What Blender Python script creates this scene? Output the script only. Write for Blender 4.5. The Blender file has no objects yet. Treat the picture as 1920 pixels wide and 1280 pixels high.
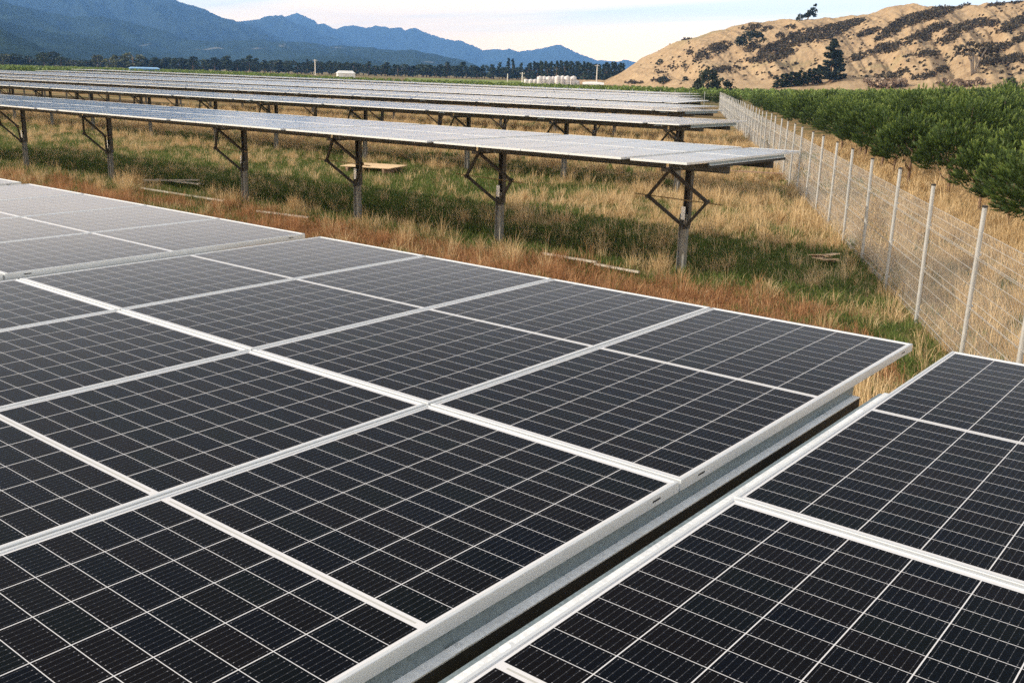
import bpy, math, random
import numpy as np

# ------------------------------------------------------------------ camera
SC = bpy.context.scene
COL = SC.collection
HP = 2.30                      # height of the front row's panel plane above the ground


def rodrigues(w):
    w = np.array(w, float)
    t = np.linalg.norm(w)
    k = w / t
    K = np.array([[0, -k[2], k[1]], [k[2], 0, -k[0]], [-k[1], k[0], 0]])
    return np.eye(3) + math.sin(t) * K + (1 - math.cos(t)) * K @ K


CAM_R = rodrigues([1.7469, 0.6377, -0.4527])
CAM_F = 1847.0                 # focal length in pixels of a 1920 px wide frame
CAM_C = np.array([1.3253, -2.496, 1.1776 + HP])


def ray(px, py):
    d = CAM_R.T @ np.array([(px - 960) / CAM_F, (py - 640) / CAM_F, 1.0])
    return d / np.linalg.norm(d)


def horizon(px):
    n = CAM_R[:, 2]
    return 640 + CAM_F * (-(n[0] * (px - 960) / CAM_F + n[2]) / n[1])


def bearing(px):
    """unit ground direction of a picture column at the horizon"""
    d = ray(px, horizon(px))[:2]
    return d / np.linalg.norm(d)


def elev(px, py):
    d = ray(px, py)
    return d[2] / math.hypot(d[0], d[1])


def ground_at(px, dist):
    b = bearing(px)
    return np.array([CAM_C[0] + b[0] * dist, CAM_C[1] + b[1] * dist, 0.0])


import mathutils
cam_data = bpy.data.cameras.new("camera")
cam_data.sensor_fit = 'HORIZONTAL'
cam_data.sensor_width = 36.0
cam_data.lens = CAM_F / 1920 * 36.0
cam_data.clip_start = 0.05
cam_data.clip_end = 40000
cam = bpy.data.objects.new("camera", cam_data)
COL.objects.link(cam)
m4 = mathutils.Matrix.Identity(4)
for i in range(3):
    m4[i][0], m4[i][1], m4[i][2], m4[i][3] = CAM_R[0, i], -CAM_R[1, i], -CAM_R[2, i], CAM_C[i]
cam.matrix_world = m4
SC.camera = cam

# ------------------------------------------------------------------ light
SUN_EL = math.radians(27)
SUN_AZ = math.atan2(-0.80, -0.60)          # towards the sun, clockwise from +Y
SUN_DIR = np.array([math.sin(SUN_AZ) * math.cos(SUN_EL), math.cos(SUN_AZ) * math.cos(SUN_EL), math.sin(SUN_EL)])
sun_data = bpy.data.lights.new("sun", 'SUN')
sun_data.energy = 4.9
sun_data.angle = math.radians(0.6)
sun_data.color = (1.0, 0.89, 0.73)
sun = bpy.data.objects.new("sun", sun_data)
COL.objects.link(sun)
sun.rotation_euler = mathutils.Vector(SUN_DIR).to_track_quat('Z', 'Y').to_euler()
sun.location = (-30, -30, 40)

world = bpy.data.worlds.new("World")
SC.world = world
world.use_nodes = True
wt = world.node_tree
wt.nodes.clear()
w_out = wt.nodes.new('ShaderNodeOutputWorld')
w_bg = wt.nodes.new('ShaderNodeBackground')
w_bg.inputs['Strength'].default_value = 0.05
sky = wt.nodes.new('ShaderNodeTexSky')
sky.sky_type = 'NISHITA'
sky.sun_disc = False
sky.sun_elevation = SUN_EL
sky.sun_rotation = SUN_AZ % (2 * math.pi)
sky.air_density = 1.0
sky.dust_density = 1.6
sky.ozone_density = 1.0
# thin streaky cloud, laid over a flat layer high above the ground
geo = wt.nodes.new('ShaderNodeTexCoord')
sep = wt.nodes.new('ShaderNodeSeparateXYZ')
wt.links.new(geo.outputs['Generated'], sep.inputs[0])


def wmath(op, a, b=None, clamp=False):
    n = wt.nodes.new('ShaderNodeMath')
    n.operation = op
    n.use_clamp = clamp
    for k, s in enumerate((a, b)):
        if s is None:
            continue
        if isinstance(s, (int, float)):
            n.inputs[k].default_value = s
        else:
            wt.links.new(s, n.inputs[k])
    return n.outputs[0]


zc = wmath('MAXIMUM', wmath('ADD', sep.outputs['Z'], 0.055), 0.02)
cu = wmath('DIVIDE', sep.outputs['X'], zc)
cv = wmath('DIVIDE', sep.outputs['Y'], zc)
comb = wt.nodes.new('ShaderNodeCombineXYZ')
wt.links.new(cu, comb.inputs[0])
wt.links.new(cv, comb.inputs[1])
wmap = wt.nodes.new('ShaderNodeMapping')
wmap.inputs['Rotation'].default_value = (0, 0, math.radians(-38))
wmap.inputs['Scale'].default_value = (0.16, 0.55, 1)
wt.links.new(comb.outputs[0], wmap.inputs[0])
wn = wt.nodes.new('ShaderNodeTexNoise')
wn.inputs['Scale'].default_value = 1.0
wn.inputs['Detail'].default_value = 7
wn.inputs['Roughness'].default_value = 0.58
wn.inputs['Distortion'].default_value = 0.5
wt.links.new(wmap.outputs[0], wn.inputs['Vector'])
wr = wt.nodes.new('ShaderNodeValToRGB')
wr.color_ramp.elements[0].position = 0.40
wr.color_ramp.elements[0].color = (0, 0, 0, 1)
wr.color_ramp.elements[1].position = 0.58
wr.color_ramp.elements[1].color = (1, 1, 1, 1)
wt.links.new(wn.outputs['Fac'], wr.inputs[0])
# a bright veil low in the sky that thins out upwards, warm at the horizon, with streaks in it
VS = 80.0
vr = wt.nodes.new('ShaderNodeValToRGB')
cr = vr.color_ramp
STOPS = ((0.0, (70, 44, 17)), (0.03, (68, 44, 19)), (0.05, (60, 42, 21)), (0.075, (50, 38, 23)), (0.10, (44, 34, 24)), (0.14, (31, 25.5, 20)), (0.17, (17, 14, 11)), (0.21, (8, 6.2, 4.4)), (0.29, (2.3, 1.2, 0.2)), (0.45, (0.5, 0.2, 0.0)), (0.6, (0, 0, 0)))
cr.elements[1].position = 1.0
cr.elements[1].color = (0, 0, 0, 1)
for i, (pos, val) in enumerate(STOPS):
    e = cr.elements[0] if i == 0 else cr.elements.new(pos)
    e.color = tuple(v / VS for v in val) + (1,)
wt.links.new(sep.outputs['Z'], vr.inputs[0])


def wscale(col, f):
    n = wt.nodes.new('ShaderNodeVectorMath')
    n.operation = 'SCALE'
    if isinstance(col, tuple): n.inputs[0].default_value = col
    else: wt.links.new(col, n.inputs[0])
    if isinstance(f, (int, float)): n.inputs['Scale'].default_value = f
    else: wt.links.new(f, n.inputs['Scale'])
    return n.outputs[0]


def wadd(a, b):
    n = wt.nodes.new('ShaderNodeVectorMath')
    wt.links.new(a, n.inputs[0])
    wt.links.new(b, n.inputs[1])
    return n.outputs[0]


hi = wmath('MULTIPLY', wmath('SUBTRACT', sep.outputs['Z'], 0.022), 26.0, True)
hi = wmath('MULTIPLY', hi, wmath('MULTIPLY', wmath('SUBTRACT', 0.125, sep.outputs['Z']), 28.0, True))
gap = wmath('MULTIPLY', wmath('SUBTRACT', 1.0, wr.outputs[0]), hi)
cm = wt.nodes.new('ShaderNodeMixRGB')            # cloud colour, and the paler blue between the streaks
wt.links.new(gap, cm.inputs[0])
cm.inputs[1].default_value = (0.93, 0.92, 0.91, 1)
cm.inputs[2].default_value = (0.60, 0.78, 1.12, 1)
vm = wt.nodes.new('ShaderNodeVectorMath')
vm.operation = 'MULTIPLY'
wt.links.new(wscale(vr.outputs[0], VS), vm.inputs[0])
wt.links.new(cm.outputs[0], vm.inputs[1])
veil = vm.outputs[0]
# unseen broken cloud, added behind the camera and overhead as fill light
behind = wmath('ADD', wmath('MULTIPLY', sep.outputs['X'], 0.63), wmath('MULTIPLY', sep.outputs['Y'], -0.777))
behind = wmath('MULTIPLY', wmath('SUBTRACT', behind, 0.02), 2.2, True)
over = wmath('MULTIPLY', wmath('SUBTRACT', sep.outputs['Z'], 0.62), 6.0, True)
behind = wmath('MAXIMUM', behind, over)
fill_bank = wscale((23.0, 22.0, 20.8), wmath('MULTIPLY', behind, wmath('ADD', 0.45, wmath('MULTIPLY', wr.outputs[0], 0.55))))
mixc = wt.nodes.new('ShaderNodeVectorMath')
tintn = wt.nodes.new('ShaderNodeVectorMath')      # warm white balance of the clear sky
tintn.operation = 'MULTIPLY'
tintn.inputs[1].default_value = (1.0, 0.82, 0.56)
wt.links.new(sky.outputs[0], tintn.inputs[0])
wt.links.new(tintn.outputs[0], mixc.inputs[0])
wt.links.new(wadd(veil, fill_bank), mixc.inputs[1])
wt.links.new(mixc.outputs[0], w_bg.inputs['Color'])
wt.links.new(w_bg.outputs[0], w_out.inputs['Surface'])

SC.view_settings.view_transform = 'Standard'
SC.view_settings.look = 'None'
SC.view_settings.gamma = 1.0
SC.view_settings.exposure = 0.38
SC.view_settings.use_curve_mapping = False
SC.cycles.max_bounces = 6
SC.cycles.diffuse_bounces = 3
SC.cycles.glossy_bounces = 3
SC.cycles.transparent_max_bounces = 8
SC.cycles.volume_bounces = 1
SC.cycles.use_denoising = False
SC.cycles.use_adaptive_sampling = False

RNG = np.random.default_rng(7)
random.seed(7)


# ------------------------------------------------------------------ helpers
def tag(o, label=None, cat=None, group=None, kind=None):
    if label: o['label'] = label
    if cat: o['category'] = cat
    if group: o['group'] = group
    if kind: o['kind'] = kind
    return o


def empty(name, loc=(0, 0, 0), rz=0.0):
    o = bpy.data.objects.new(name, None)
    o.empty_display_size = 0.2
    o.location = loc
    o.rotation_euler = (0, 0, rz)
    COL.objects.link(o)
    return o


def put(name, mesh, parent=None, loc=None, rot=None):
    o = bpy.data.objects.new(name, mesh)
    COL.objects.link(o)
    if parent is not None: o.parent = parent
    if loc is not None: o.location = loc
    if rot is not None: o.rotation_euler = rot
    return o


def copy_tree(o, parent=None):
    c = o.copy()
    COL.objects.link(c)
    c.parent = parent
    for ch in list(o.children):
        copy_tree(ch, c)
    return c


class MB:
    """collects boxes, bars and tubes into one mesh"""

    def __init__(self):
        self.v, self.f, self.m = [], [], []

    def add(self, vs, fs, m=0):
        b = len(self.v)
        self.v += [tuple(p) for p in vs]
        self.f += [tuple(b + i for i in f) for f in fs]
        self.m += [m] * len(fs)
        return self

    def box(self, a, b, m=0):
        x0, y0, z0 = a
        x1, y1, z1 = b
        vs = [(x0, y0, z0), (x1, y0, z0), (x1, y1, z0), (x0, y1, z0), (x0, y0, z1), (x1, y0, z1), (x1, y1, z1), (x0, y1, z1)]
        return self.add(vs, [(0, 3, 2, 1), (4, 5, 6, 7), (0, 1, 5, 4), (1, 2, 6, 5), (2, 3, 7, 6), (3, 0, 4, 7)], m)

    def bar(self, p, q, w, h, m=0, up=(0, 0, 1)):
        """rectangular bar from p to q, w across, h along the up side"""
        p, q, up = np.array(p, float), np.array(q, float), np.array(up, float)
        d = (q - p) / np.linalg.norm(q - p)
        s = np.cross(d, up)
        s /= np.linalg.norm(s)
        u = np.cross(s, d)
        vs = []
        for c in (p, q):
            for a, b in ((-1, -1), (1, -1), (1, 1), (-1, 1)):
                vs.append(c + s * a * w / 2 + u * b * h / 2)
        return self.add(vs, [(3, 2, 1, 0), (4, 5, 6, 7), (0, 1, 5, 4), (1, 2, 6, 5), (2, 3, 7, 6), (3, 0, 4, 7)], m)

    def tube(self, pts, r, n=8, m=0, caps=True):
        pts = [np.array(p, float) for p in pts]
        rs = r if isinstance(r, (list, tuple)) else [r] * len(pts)
        b = len(self.v)
        for i, p in enumerate(pts):
            d = pts[min(i + 1, len(pts) - 1)] - pts[max(i - 1, 0)]
            d /= np.linalg.norm(d)
            a = np.array([0, 0, 1.0]) if abs(d[2]) < 0.9 else np.array([1.0, 0, 0])
            s = np.cross(d, a)
            s /= np.linalg.norm(s)
            u = np.cross(s, d)
            for k in range(n):
                t = 2 * math.pi * k / n
                self.v.append(tuple(p + rs[i] * (math.cos(t) * s + math.sin(t) * u)))
        for i in range(len(pts) - 1):
            for k in range(n):
                k2 = (k + 1) % n
                self.f.append((b + i * n + k, b + i * n + k2, b + (i + 1) * n + k2, b + (i + 1) * n + k))
                self.m.append(m)
        if caps:
            self.f.append(tuple(b + k for k in reversed(range(n))))
            self.f.append(tuple(b + (len(pts) - 1) * n + k for k in range(n)))
            self.m += [m, m]
        return self

    def lathe(self, prof, n=16, m=0, c=(0, 0, 0)):
        b = len(self.v)
        for r, z in prof:
            for k in range(n):
                t = 2 * math.pi * k / n
                self.v.append((c[0] + r * math.cos(t), c[1] + r * math.sin(t), c[2] + z))
        for i in range(len(prof) - 1):
            for k in range(n):
                k2 = (k + 1) % n
                self.f.append((b + i * n + k, b + i * n + k2, b + (i + 1) * n + k2, b + (i + 1) * n + k))
                self.m.append(m)
        return self

    def extrude_y(self, prof, y0, y1, m=0):
        """closed x-z outline drawn along y"""
        n = len(prof)
        b = len(self.v)
        for y in (y0, y1):
            for x, z in prof:
                self.v.append((x, y, z))
        for k in range(n):
            k2 = (k + 1) % n
            self.f.append((b + k, b + k2, b + n + k2, b + n + k))
            self.m.append(m)
        self.f.append(tuple(b + k for k in reversed(range(n))))
        self.f.append(tuple(b + n + k for k in range(n)))
        self.m += [m, m]
        return self

    def mesh(self, name, mats, smooth=False):
        me = bpy.data.meshes.new(name)
        me.from_pydata(self.v, [], self.f)
        for mt in mats: me.materials.append(mt)
        me.polygons.foreach_set('material_index', self.m)
        if smooth:
            me.polygons.foreach_set('use_smooth', [True] * len(self.f))
        me.update()
        return me


def np_mesh(name, verts, faces, mats, attrs=None, smooth=False, mat_idx=None):
    """mesh from numpy arrays; faces is an (n, k) int array"""
    me = bpy.data.meshes.new(name)
    verts = np.asarray(verts, np.float32)
    faces = np.asarray(faces, np.int32)
    nf, k = faces.shape
    me.vertices.add(len(verts))
    me.vertices.foreach_set('co', verts.ravel())
    me.loops.add(nf * k)
    me.loops.foreach_set('vertex_index', faces.ravel())
    me.polygons.add(nf)
    me.polygons.foreach_set('loop_start', np.arange(0, nf * k, k, dtype=np.int32))
    try:
        me.polygons.foreach_set('loop_total', np.full(nf, k, np.int32))
    except Exception:
        pass
    for mt in mats: me.materials.append(mt)
    if mat_idx is not None:
        me.polygons.foreach_set('material_index', np.asarray(mat_idx, np.int32))
    if smooth:
        me.polygons.foreach_set('use_smooth', np.ones(nf, bool))
    me.update(calc_edges=True)
    me.validate()
    for nm, arr in (attrs or {}).items():
        a = me.attributes.new(nm, 'FLOAT', 'POINT')
        a.data.foreach_set('value', np.asarray(arr, np.float32))
    return me


_PERM = np.random.default_rng(3).random((256, 256))


def vnoise(x, y):
    xi, yi = np.floor(x).astype(int), np.floor(y).astype(int)
    fx, fy = x - xi, y - yi
    fx, fy = fx * fx * (3 - 2 * fx), fy * fy * (3 - 2 * fy)
    g = lambda a, b: _PERM[a % 256, b % 256]
    return (g(xi, yi) * (1 - fx) + g(xi + 1, yi) * fx) * (1 - fy) + (g(xi, yi + 1) * (1 - fx) + g(xi + 1, yi + 1) * fx) * fy


def fbm(x, y, o=4):
    x, y = np.asarray(x, float), np.asarray(y, float)
    s, a, t = 0, 0.5, 0
    for i in range(o):
        s = s + a * vnoise(x * 2 ** i + 17.3 * i, y * 2 ** i + 9.1 * i)
        t += a
        a *= 0.5
    return s / t


# ------------------------------------------------------------------ materials
class NT:
    def __init__(self, name):
        self.mat = bpy.data.materials.new(name)
        self.mat.use_nodes = True
        self.t = self.mat.node_tree
        self.p = self.t.nodes['Principled BSDF']

    def n(self, typ, **kw):
        nd = self.t.nodes.new(typ)
        for k, v in kw.items():
            setattr(nd, k, v)
        return nd

    def link(self, a, b):
        self.t.links.new(a, b)

    def setin(self, sock, val):
        if hasattr(val, 'is_linked') or isinstance(val, bpy.types.NodeSocket):
            self.link(val, sock)
        else:
            sock.default_value = val

    def math(self, op, a, b=None, clamp=False):
        nd = self.n('ShaderNodeMath', operation=op, use_clamp=clamp)
        self.setin(nd.inputs[0], a)
        if b is not None: self.setin(nd.inputs[1], b)
        return nd.outputs[0]

    def mix(self, f, a, b):
        nd = self.n('ShaderNodeMixRGB')
        self.setin(nd.inputs[0], f)
        self.setin(nd.inputs[1], a if not isinstance(a, tuple) else (*a[:3], 1))
        self.setin(nd.inputs[2], b if not isinstance(b, tuple) else (*b[:3], 1))
        return nd.outputs[0]

    def noise(self, scale, detail=4, rough=0.55, vec=None, dist=0.0):
        nd = self.n('ShaderNodeTexNoise')
        nd.inputs['Scale'].default_value = scale
        nd.inputs['Detail'].default_value = detail
        nd.inputs['Roughness'].default_value = rough
        nd.inputs['Distortion'].default_value = dist
        if vec is not None: self.link(vec, nd.inputs['Vector'])
        return nd.outputs['Fac']

    def ramp(self, f, stops):
        nd = self.n('ShaderNodeValToRGB')
        cr = nd.color_ramp
        while len(cr.elements) < len(stops): cr.elements.new(0.5)
        for e, (p, c) in zip(cr.elements, stops):
            e.position = p
            e.color = (*c, 1) if len(c) == 3 else c
        self.link(f, nd.inputs[0])
        return nd.outputs[0]

    def obj(self):
        return self.n('ShaderNodeTexCoord').outputs['Object']

    def pos(self):
        return self.n('ShaderNodeNewGeometry').outputs['Position']

    def island(self):
        return self.n('ShaderNodeNewGeometry').outputs['Random Per Island']

    def objrand(self):
        return self.n('ShaderNodeObjectInfo').outputs['Random']

    def attr(self, nm):
        return self.n('ShaderNodeAttribute', attribute_name=nm).outputs['Fac']

    def bump(self, h, strength=0.3, dist=0.01):
        nd = self.n('ShaderNodeBump')
        nd.inputs['Strength'].default_value = strength
        nd.inputs['Distance'].default_value = dist
        self.link(h, nd.inputs['Height'])
        self.link(nd.outputs[0], self.p.inputs['Normal'])

    def base(self, c):
        self.setin(self.p.inputs['Base Color'], c if not isinstance(c, tuple) else (*c[:3], 1))
        return self

    def set(self, rough=0.6, metal=0.0, spec=None):
        self.p.inputs['Roughness'].default_value = rough
        self.p.inputs['Metallic'].default_value = metal
        if spec is not None: self.p.inputs['Specular IOR Level'].default_value = spec
        return self


def plain(name, c, rough=0.6, metal=0.0, var=0.12, scale=6.0, spec=None):
    t = NT(name)
    f = t.noise(scale, 5, 0.6, t.obj())
    lo = tuple(x * (1 - var) for x in c)
    hi = tuple(min(1, x * (1 + var)) for x in c)
    t.base(t.ramp(f, [(0.3, lo), (0.7, hi)]))
    t.set(rough, metal, spec)
    return t.mat


# solar cells: six columns by twelve half cells, a white strip across the middle
PW, PL, PG = 1.06, 2.1966, 0.012         # panel pitch across and along, gap between frames
GW, GL = PW - PG - 0.024, PL - PG - 0.024  # size of the glass


def cell_material():
    t = NT('solar_cells')
    sp = t.n('ShaderNodeSeparateXYZ')
    t.link(t.obj(), sp.inputs[0])
    x, y = sp.outputs[0], sp.outputs[1]
    cw = (GW - 0.018) / 6
    ay = t.math('ABSOLUTE', y)
    ch = (GL / 2 - 0.013 - 0.016) / 12
    u = t.math('ADD', t.math('DIVIDE', x, cw), 3.0)
    v = t.math('DIVIDE', t.math('SUBTRACT', ay, 0.013), ch)
    fu, fv = t.math('FRACT', u), t.math('FRACT', v)
    du = t.math('ABSOLUTE', t.math('SUBTRACT', fu, 0.5))
    dv = t.math('ABSOLUTE', t.math('SUBTRACT', fv, 0.5))
    lu = t.math('GREATER_THAN', du, 0.5 - 0.0015 / cw)
    lv = t.math('GREATER_THAN', dv, 0.5 - 0.0010 / ch)
    out = t.math('MAXIMUM', t.math('LESS_THAN', v, 0.0), t.math('GREATER_THAN', v, 12.0))
    out = t.math('MAXIMUM', out, t.math('GREATER_THAN', t.math('ABSOLUTE', t.math('SUBTRACT', u, 3.0)), 3.0))
    white = t.math('MAXIMUM', t.math('MAXIMUM', lu, lv), out)
    # thin grey tape inside the middle strip
    tape = t.math('MULTIPLY', t.math('LESS_THAN', ay, 0.003), t.math('LESS_THAN', t.math('ABSOLUTE', x), GW / 2 - 0.03))
    # bus wires, nine to a cell, with solder dots
    fb = t.math('FRACT', t.math('MULTIPLY', fu, 9.0))
    db = t.math('ABSOLUTE', t.math('SUBTRACT', fb, 0.5))
    wire = t.math('LESS_THAN', db, 0.5 * 0.0009 / (cw / 9))
    dotx = t.math('LESS_THAN', db, 0.5 * 0.0026 / (cw / 9))
    d1 = t.math('LESS_THAN', t.math('ABSOLUTE', t.math('SUBTRACT', dv, 0.40)), 0.016)
    d2 = t.math('MULTIPLY', t.math('LESS_THAN', t.math('ABSOLUTE', t.math('SUBTRACT', dv, 0.16)), 0.012), 0.4)
    dots = t.math('MULTIPLY', dotx, t.math('MAXIMUM', d1, d2))
    # cell to cell tint
    cu, cv = t.math('FLOOR', u), t.math('ADD', t.math('FLOOR', v), t.math('MULTIPLY', t.math('SIGN', y), 40.0))
    cmb = t.n('ShaderNodeCombineXYZ')
    t.link(cu, cmb.inputs[0])
    t.link(cv, cmb.inputs[1])
    t.link(t.math('MULTIPLY', t.objrand(), 57.0), cmb.inputs[2])
    wn_ = t.n('ShaderNodeTexWhiteNoise', noise_dimensions='3D')
    t.link(cmb.outputs[0], wn_.inputs['Vector'])
    tint = t.ramp(wn_.outputs['Value'], [(0.0, (0.0044, 0.0030, 0.0030)), (0.45, (0.0034, 0.0028, 0.0028)), (0.75, (0.0022, 0.0024, 0.0042)), (1.0, (0.0028, 0.0034, 0.0030))])
    c = t.mix(t.math('MULTIPLY', wire, 0.26), tint, (0.22, 0.23, 0.26))
    c = t.mix(t.math('MULTIPLY', dots, 0.5), c, (0.34, 0.34, 0.37))
    c = t.mix(white, c, (0.60, 0.60, 0.62))
    c = t.mix(tape, c, (0.42, 0.42, 0.40))
    # film of dust, heavier along the lower edges and in dried drops
    dn = t.noise(3.0, 6, 0.65, t.pos())
    dust = t.ramp(dn, [(0.42, (0.0004,) * 3), (0.75, (0.004,) * 3)])
    c = t.mix(dust, c, (0.45, 0.40, 0.34))
    t.base(c)
    rn = t.noise(1.3, 4, 0.6, t.pos())
    t.link(t.ramp(rn, [(0.3, (0.07,) * 3), (0.7, (0.11,) * 3)]), t.p.inputs['Roughness'])
    t.p.inputs['IOR'].default_value = 1.27
    t.p.inputs['Specular IOR Level'].default_value = 0.5
    return t.mat


def galv_material(name, c, spangle=0.25, rough=0.38):
    t = NT(name)
    vo = t.n('ShaderNodeTexVoronoi')
    vo.inputs['Scale'].default_value = 90
    t.link(t.obj(), vo.inputs['Vector'])
    sp = t.n('ShaderNodeSeparateColor')
    t.link(vo.outputs['Color'], sp.inputs[0])
    nz = t.noise(7, 4, 0.6, t.obj())
    f = t.math('ADD', t.math('MULTIPLY', sp.outputs[0], spangle), t.math('MULTIPLY', nz, 0.6))
    t.base(t.ramp(f, [(0.2, tuple(x * 0.74 for x in c)), (0.75, c)]))
    t.set(rough, 0.25)
    t.link(t.ramp(f, [(0.2, (rough - 0.08,) * 3), (0.7, (rough + 0.12,) * 3)]), t.p.inputs['Roughness'])
    return t.mat


M = {}
M['cells'] = cell_material()
M['alu'] = plain('anodised_aluminium', (0.61, 0.635, 0.66), 0.40, 0.28, 0.05, 9)
M['slot'] = plain('dark_slot', (0.02, 0.02, 0.02), 0.8)
M['backsheet'] = plain('white_backsheet', (0.62, 0.62, 0.60), 0.6)
M['galv'] = galv_material('galvanised_steel', (0.92, 0.94, 0.96))
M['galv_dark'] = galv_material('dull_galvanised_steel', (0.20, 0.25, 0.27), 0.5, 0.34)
M['beam'] = plain('weathered_dark_steel', (0.085, 0.083, 0.081), 0.6, 0.3, 0.3, 4)
M['gap_shade'] = plain('gap_shade_lip', (0.016, 0.017, 0.016), 0.7, 0, 0.3, 8)
M['jack'] = plain('painted_jack_steel', (0.060, 0.059, 0.058), 0.5, 0.3, 0.3, 8)
M['rod'] = plain('threaded_rod_brass_tone', (0.30, 0.22, 0.12), 0.4, 0.7)


def post_material(name, c):
    t = NT(name)
    f = t.noise(5, 6, 0.65, t.obj())
    f2 = t.noise(30, 3, 0.6, t.obj())
    mx = t.math('ADD', t.math('MULTIPLY', f, 0.7), t.math('MULTIPLY', f2, 0.3))
    t.base(t.ramp(mx, [(0.3, tuple(x * 0.6 for x in c)), (0.55, c), (0.75, tuple(x * 1.35 for x in c))]))
    t.set(0.6, 0.35)
    t.bump(f2, 0.2, 0.004)
    return t.mat


M['post'] = post_material('weathered_post', (0.105, 0.10, 0.094))
M['pile'] = post_material('weathered_pile', (0.24, 0.24, 0.23))
M['fpost'] = galv_material('fence_post_galvanised', (0.50, 0.51, 0.51), 0.15, 0.42)
M['wire'] = plain('fence_wire', (0.46, 0.455, 0.44), 0.5, 0.25, 0.08)
M['cap'] = plain('black_plastic_cap', (0.012, 0.012, 0.012), 0.45)


def blade_material(name, stops, rough=0.75, dark_root=True):
    t = NT(name)
    tone = t.n('ShaderNodeMapRange')
    t.link(t.noise(1.6, 4, 0.75, t.pos()), tone.inputs[0])
    tone.inputs[1].default_value, tone.inputs[2].default_value = 0.3, 0.7
    c = t.ramp(t.math('ADD', t.math('MULTIPLY', t.island(), 0.5), t.math('MULTIPLY', tone.outputs[0], 0.5)), stops)
    t.base(c)
    t.set(rough, 0, 0.15)
    # thin leaves let some light through
    tr = t.n('ShaderNodeBsdfTranslucent')
    t.link(c, tr.inputs['Color'])
    mx = t.n('ShaderNodeMixShader')
    mx.inputs[0].default_value = 0.28
    out = t.t.nodes['Material Output']
    t.link(t.p.outputs[0], mx.inputs[1])
    t.link(tr.outputs[0], mx.inputs[2])
    t.link(mx.outputs[0], out.inputs['Surface'])
    return t.mat


M['straw'] = blade_material('dry_grass', [(0.0, (0.29, 0.185, 0.085)), (0.35, (0.50, 0.355, 0.185)), (0.7, (0.68, 0.52, 0.305)), (1.0, (0.80, 0.67, 0.45))])
M['thatch'] = blade_material('fallen_red_brown_grass', [(0.0, (0.18, 0.085, 0.04)), (0.35, (0.35, 0.175, 0.085)), (0.75, (0.50, 0.30, 0.155)), (1.0, (0.68, 0.50, 0.30))])
M['green'] = blade_material('green_grass', [(0.0, (0.050, 0.085, 0.018)), (0.45, (0.100, 0.150, 0.036)), (0.75, (0.17, 0.21, 0.060)), (1.0, (0.38, 0.33, 0.15))])


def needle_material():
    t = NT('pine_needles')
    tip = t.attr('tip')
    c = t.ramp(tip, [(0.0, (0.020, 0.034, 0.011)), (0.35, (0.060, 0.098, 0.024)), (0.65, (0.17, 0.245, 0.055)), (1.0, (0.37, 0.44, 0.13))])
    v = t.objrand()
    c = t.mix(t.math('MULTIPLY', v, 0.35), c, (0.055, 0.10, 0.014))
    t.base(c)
    t.set(0.55, 0, 0.25)
    tr = t.n('ShaderNodeBsdfTranslucent')
    t.link(c, tr.inputs['Color'])
    mx = t.n('ShaderNodeMixShader')
    mx.inputs[0].default_value = 0.2
    t.link(t.p.outputs[0], mx.inputs[1])
    t.link(tr.outputs[0], mx.inputs[2])
    t.link(mx.outputs[0], t.t.nodes['Material Output'].inputs['Surface'])
    return t.mat


M['needle'] = needle_material()


def leaf_material(name, stops):
    t = NT(name)
    c = t.ramp(t.island(), stops)
    v = t.objrand()
    hs = t.n('ShaderNodeHueSaturation')
    t.link(t.math('ADD', 0.8, t.math('MULTIPLY', v, 0.4)), hs.inputs['Value'])
    t.link(c, hs.inputs['Color'])
    t.base(hs.outputs[0])
    t.set(0.7, 0, 0.2)
    return t.mat


M['far_pine'] = leaf_material('dark_pine_foliage', [(0, (0.016, 0.026, 0.013)), (0.6, (0.030, 0.044, 0.020)), (1, (0.050, 0.066, 0.028))])
M['far_olive'] = leaf_material('olive_foliage', [(0, (0.045, 0.055, 0.022)), (0.6, (0.085, 0.095, 0.036)), (1, (0.15, 0.14, 0.055))])
M['scrub'] = leaf_material('scrub_foliage', [(0, (0.030, 0.025, 0.018)), (0.6, (0.058, 0.048, 0.032)), (1, (0.105, 0.083, 0.054))])
M['dead_scrub'] = leaf_material('dead_scrub', [(0, (0.075, 0.055, 0.035)), (0.6, (0.14, 0.10, 0.065)), (1, (0.23, 0.17, 0.11))])
M['conifer'] = leaf_material('conifer_foliage', [(0, (0.012, 0.020, 0.014)), (0.6, (0.024, 0.034, 0.022)), (1, (0.040, 0.050, 0.030))])
M['brush'] = leaf_material('dead_brush', [(0, (0.12, 0.085, 0.06)), (0.6, (0.22, 0.16, 0.115)), (1, (0.36, 0.28, 0.21))])
M['bark'] = plain('bark', (0.17, 0.105, 0.07), 0.9, 0, 0.35, 14)
M['grey_bark'] = plain('grey_bark', (0.20, 0.17, 0.145), 0.9, 0, 0.3, 3)
M['white_wall'] = plain('white_painted_sheet', (0.66, 0.65, 0.62), 0.5, 0, 0.05, 0.6)
M['tank'] = plain('pale_plastic_tank', (0.60, 0.56, 0.54), 0.5, 0, 0.08, 0.5)
M['blue'] = plain('blue_painted_sheet', (0.07, 0.20, 0.46), 0.5, 0, 0.12, 0.4)
M['blue_roof'] = plain('pale_blue_roof', (0.25, 0.45, 0.70), 0.45, 0, 0.08, 0.4)
M['dark_glass'] = plain('dark_opening', (0.02, 0.025, 0.03), 0.3)
M['pole'] = plain('pale_concrete_pole', (0.66, 0.62, 0.56), 0.8, 0, 0.1, 1)
M['ply'] = plain('raw_plywood', (0.62, 0.45, 0.27), 0.75, 0, 0.16, 2.2)
M['batten'] = plain('weathered_pale_timber', (0.50, 0.45, 0.38), 0.85, 0, 0.2, 6)
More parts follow.
